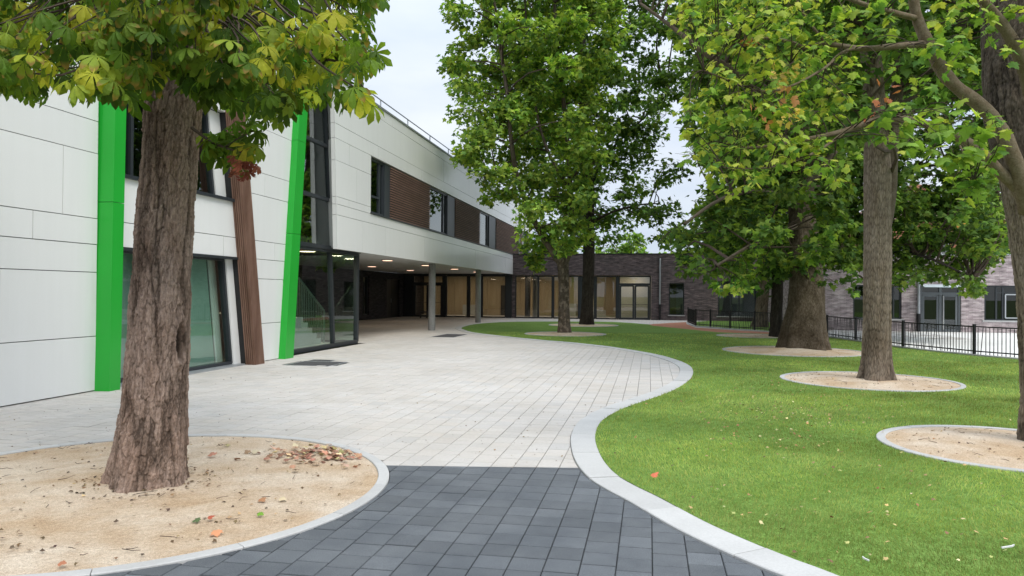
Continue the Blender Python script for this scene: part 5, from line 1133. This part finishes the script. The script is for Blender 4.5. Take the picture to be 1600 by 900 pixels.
# tree in the yard behind the fence
Y9 = 26.5; t9 = thing('yard_tree', at(1366, 540, Y9)*[1, 1, 0], 'tree with low hanging boughs in the yard, its trunk hidden behind the straight grey trunk', 'tree')
s9 = px_path([(1368, 536, Y9), (1368, 480, Y9), (1369, 400, Y9), (1372, 300, Y9), (1376, 180, Y9), (1380, 40, Y9), (1380, -120, Y9)])
trunk(t9, s9, [.24, .21, .2, .19, .17, .15, .1], 60, 160, 'ridges', M_bark3, .25, 4, seed=14)
l9 = [s9[1:], px_path([(1370, 400, Y9), (1420, 395, Y9-1), (1480, 415, Y9-2), (1520, 440, Y9-2)]), px_path([(1370, 380, Y9), (1330, 380, Y9), (1300, 400, Y9)]), px_path([(1372, 300, Y9), (1440, 260, Y9), (1520, 270, Y9), (1560, 300, Y9)]), px_path([(1376, 180, Y9), (1450, 100, Y9), (1540, 60, Y9)])]
for l, r_ in zip(l9[1:], (.07, .06, .08, .09)): branch(t9, l, r_, .025, M_bark3b, 8)
p9 = [(1225, 400), (1230, 310), (1280, 300), (1400, 290), (1440, 300), (1500, 290), (1560, 290), (1572, 392), (1556, 408), (1542, 428), (1536, 462), (1506, 470), (1492, 438), (1440, 436), (1400, 448), (1340, 420), (1290, 425), (1240, 440)]
foliage(t9, p9, 23, Y9, 2.4, 22, 120, .195, M1, DEEP+[(.17, .26, .04)], [3, 3, 1.5, 2.4, 2], l9, .010, 6, hubr=.02, clipoly=p9)
foliage(t9, [(1290, -120), (1260, 60), (1250, 300), (1400, 330), (1440, 360), (1440, 300), (1436, 262), (1450, 240), (1462, 290), (1480, 360), (1530, 390), (1570, 400), (1580, 200), (1640, 60), (1640, -120)], 28, Y9, 2.8, 27, 125, .23, M1, DEEP, [3, 3, 1.5, 2.2], l9, .010, 6, hubr=.02, name='upper_crown')
# straight grey trunk with pale sand bed
Y7 = 13.7; t7 = thing('straight_tree', (6.73, Y7, 0), 'straight grey trunk with a forked second stem in the middle sand bed on the right', 'tree')
s7 = px_path([(1370, 598, Y7), (1370, 560, Y7), (1370, 500, Y7), (1371, 420, Y7), (1371, 330, Y7), (1371, 260, Y7), (1368, 200, Y7), (1362, 100, Y7), (1356, 0, Y7), (1350, -120, Y7)])
trunk(t7, s7, [.245, .235, .232, .23, .228, .225, .20, .17, .15, .12], 180, 420, 'ridges', M_bark2, .34, 4, seed=21)
l7 = [px_path([(1378, 370, Y7), (1390, 300, Y7), (1393, 240, Y7), (1396, 190, Y7), (1412, 60, Y7+.3), (1440, -100, Y7)]), s7[6:]]
branch(t7, l7[0], .13, .08, M_bark2b, 16)
foliage(t7, [(1180, -160), (1200, 60), (1250, 200), (1330, 232), (1350, 130), (1420, 130), (1440, 190), (1500, 150), (1590, 160), (1680, 60), (1680, -160)], 34, Y7, 2.2, 31, 85, .155, M1, DEEP+[(.10, .17, .03)], [3, 3, 2, 1.5, 1], l7, .007, 6, hubr=.016)

# maple leaning in from the right edge
Y8 = 7.86; t8 = thing('near_maple_tree', (5.72, Y8, 0), 'maple at the right edge with pale bark and long limbs reaching left over the lawn', 'tree')
s8 = px_path([(1650, 692, Y8), (1640, 600, Y8), (1632, 500, Y8), (1624, 400, Y8), (1616, 330, Y8), (1611, 270, Y8), (1598, 180, Y8+.1), (1592, 60, Y8+.2), (1590, -80, Y8+.2)])
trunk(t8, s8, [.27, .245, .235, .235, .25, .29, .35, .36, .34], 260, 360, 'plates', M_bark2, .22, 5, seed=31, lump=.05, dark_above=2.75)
M_limb = mat('limb_bark', (.20, .16, .115), .9, .15, noise=[(14, (.75, .7, .62), .8, I1), (70, (.7, .66, .6), .8, I1)], bump=[(50, .006, I1)])
l8 = [px_path([(1606, 330, 7.6), (1588, 262, 7.45), (1566, 206, 7.4), (1536, 168, 7.4), (1497, 138, 7.4), (1474, 112, 7.4), (1452, 72, 7.3), (1431, 20, 7.3), (1420, -60, 7.2)]),
      px_path([(1596, 300, 7.55), (1566, 272, 7.5), (1531, 236, 7.4), (1480, 206, 7.3), (1411, 186, 7.2), (1370, 188, 7.1), (1325, 203, 7.0), (1263, 217, 6.9), (1194, 229, 6.8), (1150, 232, 6.8)]),
      px_path([(1450, 68, 7.3), (1400, 72, 7.2), (1349, 76, 7.1), (1290, 69, 7.0), (1256, 74, 7.0), (1232, 65, 6.9), (1180, 60, 6.9), (1120, 85, 6.8)]),
      px_path([(1400, 73, 7.2), (1325, 78, 7.0), (1290, 105, 6.8), (1242, 132, 6.7), (1198, 143, 6.7), (1153, 131, 6.6), (1100, 110, 6.6)]),
      px_path([(1612, 150, 7.4), (1590, 80, 7.2), (1560, 30, 7.1), (1535, 0, 7.0), (1500, -60, 7)]),
      px_path([(1290, 68, 7.0), (1255, 20, 6.9), (1230, -40, 6.8)]), px_path([(1263, 216, 6.9), (1235, 190, 6.8), (1225, 150, 6.8), (1235, 100, 6.7)]), px_path([(1500, 228, 7.3), (1515, 260, 7.1), (1520, 285, 7.0)]), px_path([(1325, 203, 7.0), (1270, 240, 6.8), (1200, 262, 6.6), (1130, 262, 6.6)]),
      px_path([(1436, 30, 7.3), (1360, 10, 7.1), (1280, -15, 7.0), (1180, -10, 7)])]
for l, (a_, b_) in zip(l8, ((.085, .045), (.06, .012), (.035, .010), (.018, .006), (.07, .04), (.014, .006), (.010, .005), (.010, .004), (.016, .005), (.03, .01))): branch(t8, l, a_, b_, M_limb, 9)
# burl at the fork
t = MB(); c_ = at(1592, 292, 7.62); ring = []
for a_ in np.linspace(0, 2*math.pi, 15)[:-1]: ring.append(c_+np.array([.075*math.cos(a_), -.05, .11*math.sin(a_)]))
t.tube(ring+[ring[0]], .045, 10, False); build('burl', t, M_limb, t8, smooth=True)
TW = []
def grab(poly, sp_, Yc, dep, rpx, lv, size, wts, lims, tips=4, hub=.008, skip=0):
    res = foliage_raw(t8, poly, sp_, Yc, dep, rpx, lv, size, LIME, wts, lims, tips, hub, skip); TW.append(res)
def foliage_raw(root, poly, spacing, Yc, dep, rpx, leaves, size, pal, wts, limbs, tips, hubr, skip):
    poly = np.array(poly, float); u0, v0 = poly.min(0); u1, v1 = poly.max(0)
    uu, vv = np.meshgrid(np.arange(u0, u1+1, spacing), np.arange(v0, v1+1, spacing)); c = np.stack([uu.ravel(), vv.ravel()], 1)+rng.uniform(-.45, .45, (uu.size, 2))*spacing; c = c[inside(c, poly)]; c = c[rng.random(len(c)) >= skip]
    LP = np.concatenate([spine(l, 60)[0] for l in limbs]); tw = MB(); out_ = []
    for u, v in c:
        C_ = at(u, v, Yc+rng.uniform(-1, 1)*dep); h = LP[np.linalg.norm(LP-C_, axis=1).argmin()]
        tw.tube(curve_between(h, C_, .10, 6), [hubr, hubr*.8, hubr*.65, hubr*.5, hubr*.4, hubr*.3], 4, False); rad = rpx*Yc/FPX; hue = rng.random()
        for q in range(tips):
            dv = rng.normal(0, 1, 3); dv /= np.linalg.norm(dv); T = C_+dv*rad*rng.uniform(.4, 1); T[2] -= .03; tw.tube([C_, (C_+T)/2+rng.normal(0, .02, 3), T], [.003, .0022, .0016], 3, False)
            for _ in range(max(1, int(leaves/tips*rng.uniform(.6, 1.4)))):
                o_ = rng.normal(0, 1, 3); o_[2] = -abs(o_[2])*.6; o_ /= np.linalg.norm(o_); p = T+o_*rng.uniform(.02, .07)
                out_.append((p, np.array([o_[0]*.6, o_[1]*.6, .75])+rng.normal(0, .35, 3), o_+np.array([0, 0, -.5]), size*rng.uniform(.55, 1.2), pal_pick(pal, wts, hue)))
    return tw, out_
def pal_pick(pal, wts, hue):
    w_ = np.array(wts, float); w_[1:3] *= (.3+1.6*hue); c = np.array(pal[rng.choice(len(pal), p=w_/w_.sum())])*math.exp(rng.normal(0, .13)); return c
grab([(1060, -40), (1250, -40), (1330, 40), (1335, 120), (1300, 200), (1320, 290), (1235, 268), (1150, 300), (1085, 270), (1062, 170), (1102, 110), (1065, 40)], 22, 6.75, .5, 19, 15, .078, [3, 3, 2, 1.5], l8, 5)
grab([(1250, -50), (1640, -50), (1640, 80), (1540, 110), (1400, 50), (1300, 60)], 34, 7.1, .5, 22, 11, .10, [3, 2, 1, 2], l8, 4)
grab([(1355, 196), (1400, 150), (1480, 150), (1570, 165), (1562, 230), (1545, 250), (1470, 240), (1400, 232)], 24, 6.6, .35, 20, 9, .115, [4, 1.2, .4, 2], l8, 4)
grab([(1490, 240), (1540, 240), (1545, 310), (1500, 318)], 22, 6.9, .2, 16, 8, .115, [4, 1, .2, 2], l8, 4)
grab([(1300, 60), (1500, 60), (1480, 140), (1340, 190)], 44, 6.9, .5, 22, 7, .09, [3, 2, 1, 2], l8, 4)
leaves8 = [x for _, o_ in TW for x in o_]; twa = MB()
for tw_, _ in TW: twa.add(tw_.v, tw_.f)
tag(build('twigs', twa, M_twig, t8), kind='stuff')
# a few orange and yellow bunches
for u, v, Y, col, k in ((1220, 122, 6.6, (.62, .45, .16), 14), (1196, 178, 6.6, (.62, .28, .14), 9), (1242, 178, 6.6, (.66, .50, .14), 12), (1386, 147, 6.9, (.40, .15, .08), 6), (1236, 150, 6.6, (.6, .3, .15), 5), (1360, 178, 6.9, (.38, .12, .07), 5), (1174, 82, 6.7, (.42, .16, .08), 5), (1500, 350, 20., (.6, .3, .1), 3)):
    c_ = at(u, v, Y)
    for _ in range(k): leaves8.append((c_+rng.normal(0, 1, 3)*np.array([.07, .07, .06]), rng.normal(0, 1, 3)+np.array([0, -.3, .6]), rng.normal(0, .4, 3)+np.array([0, 0, -1]), .075, np.array(col)*math.exp(rng.normal(0, .15))))
P8 = np.array([l[0] for l in leaves8]); px = topx(P8); vis = (px[:, 0] > 0) & (px[:, 0] < 1605) & (px[:, 1] > -5)
score = np.where(vis, P8[:, 1]/np.array([l[3] for l in leaves8]), 1e9); order = np.argsort(score); near = order[:298]
N8 = np.array([l[1] for l in leaves8]); T8 = np.array([l[2] for l in leaves8]); S8 = np.array([l[3] for l in leaves8]); C8 = np.array([l[4] for l in leaves8]); Rm = basis(N8, T8)
TM = T_maple(2); V8 = np.concatenate([TM[0], [(-.01, 0, 0), (.01, 0, 0), (0, -.7, .1)]]); F8 = np.concatenate([TM[1], [[len(TM[0]), len(TM[0])+1, len(TM[0])+2]]]); vm = []
for vi in range(26):
    c = C8[rnd.choice(list(near))]; me = bpy.data.meshes.new('leaf'); me.from_pydata(V8.tolist(), [], F8.tolist()); me.update(); setcol(me, np.tile(c, (len(V8), 1))); me.materials.append(M_leaf); vm.append((me, c))
VC = np.array([c for _, c in vm])
for i in near:
    me = vm[int(np.abs(np.log(VC/C8[i])).sum(1).argmin())][0]; o = bpy.data.objects.new('leaf', me); COL.objects.link(o); o.parent = t8
    p = P8[i]-WL[t8]; o.matrix_local = Matrix([[*(Rm[i][r_]*S8[i]), p[r_]] for r_ in range(3)]+[[0, 0, 0, 1]])
rest = np.setdiff1d(np.arange(len(P8)), near); V, Fq, C3 = scatter((V8, F8), P8[rest], N8[rest], T8[rest], S8[rest], C8[rest]); tag(build_np('crown', V, Fq, M_leaf, t8, C3), kind='stuff')

# far trees over the roofs
def far_tree(u, v, Y, poly, label, sp_=9, size=.45, pal=GREEN, lv=40, rp=8):
    root = thing('background_tree', at(u, v, Y)*[1, 1, 0], label, 'tree'); b_ = at(u, v, Y); s_ = [(b_[0], b_[1], 0), (b_[0]+.1, b_[1], b_[2]*.5), (b_[0], b_[1], b_[2])]
    trunk(root, s_, [.35, .28, .15], 16, 30, 'ridges', M_bark3, .2, 4, seed=3); foliage(root, poly, sp_, Y, 2.5, rp, lv, size, M0, pal, [3, 3, 2, 2], [s_], .02, 4, hubr=.04)
far_tree(985, 385, 78, [(925, 400), (938, 386), (960, 392), (975, 372), (990, 362), (1004, 374), (1014, 402), (1000, 420), (940, 420)], 'pale distant tree top over the dark wing roof between the two crowns')
far_tree(868, 385, 70, [(840, 420), (838, 385), (850, 372), (880, 370), (900, 384), (912, 420)], 'yellowish distant tree behind the mottled maple trunk, over the wing roof', pal=LIME)
far_tree(1050, 392, 74, [(1030, 405), (1045, 392), (1062, 398), (1075, 405), (1060, 420), (1035, 420)], 'small distant tree top over the wing roof, right of the gap of sky')
far_tree(1180, 350, 66, [(1060, 420), (1070, 380), (1120, 320), (1180, 300), (1260, 320), (1300, 360), (1310, 420)], 'dense distant tree behind the slim trunks over the wing roof', 16, .5, DEEP, 60, 14)
far_tree(1560, 380, 48, [(1470, 425), (1480, 400), (1540, 370), (1590, 350), (1700, 340), (1700, 430)], 'bushy tree rising over the mauve building at the right edge', 14, .35, GREEN, 60, 13)
# trees right of the frame whose crowns the windows and the white cladding mirror
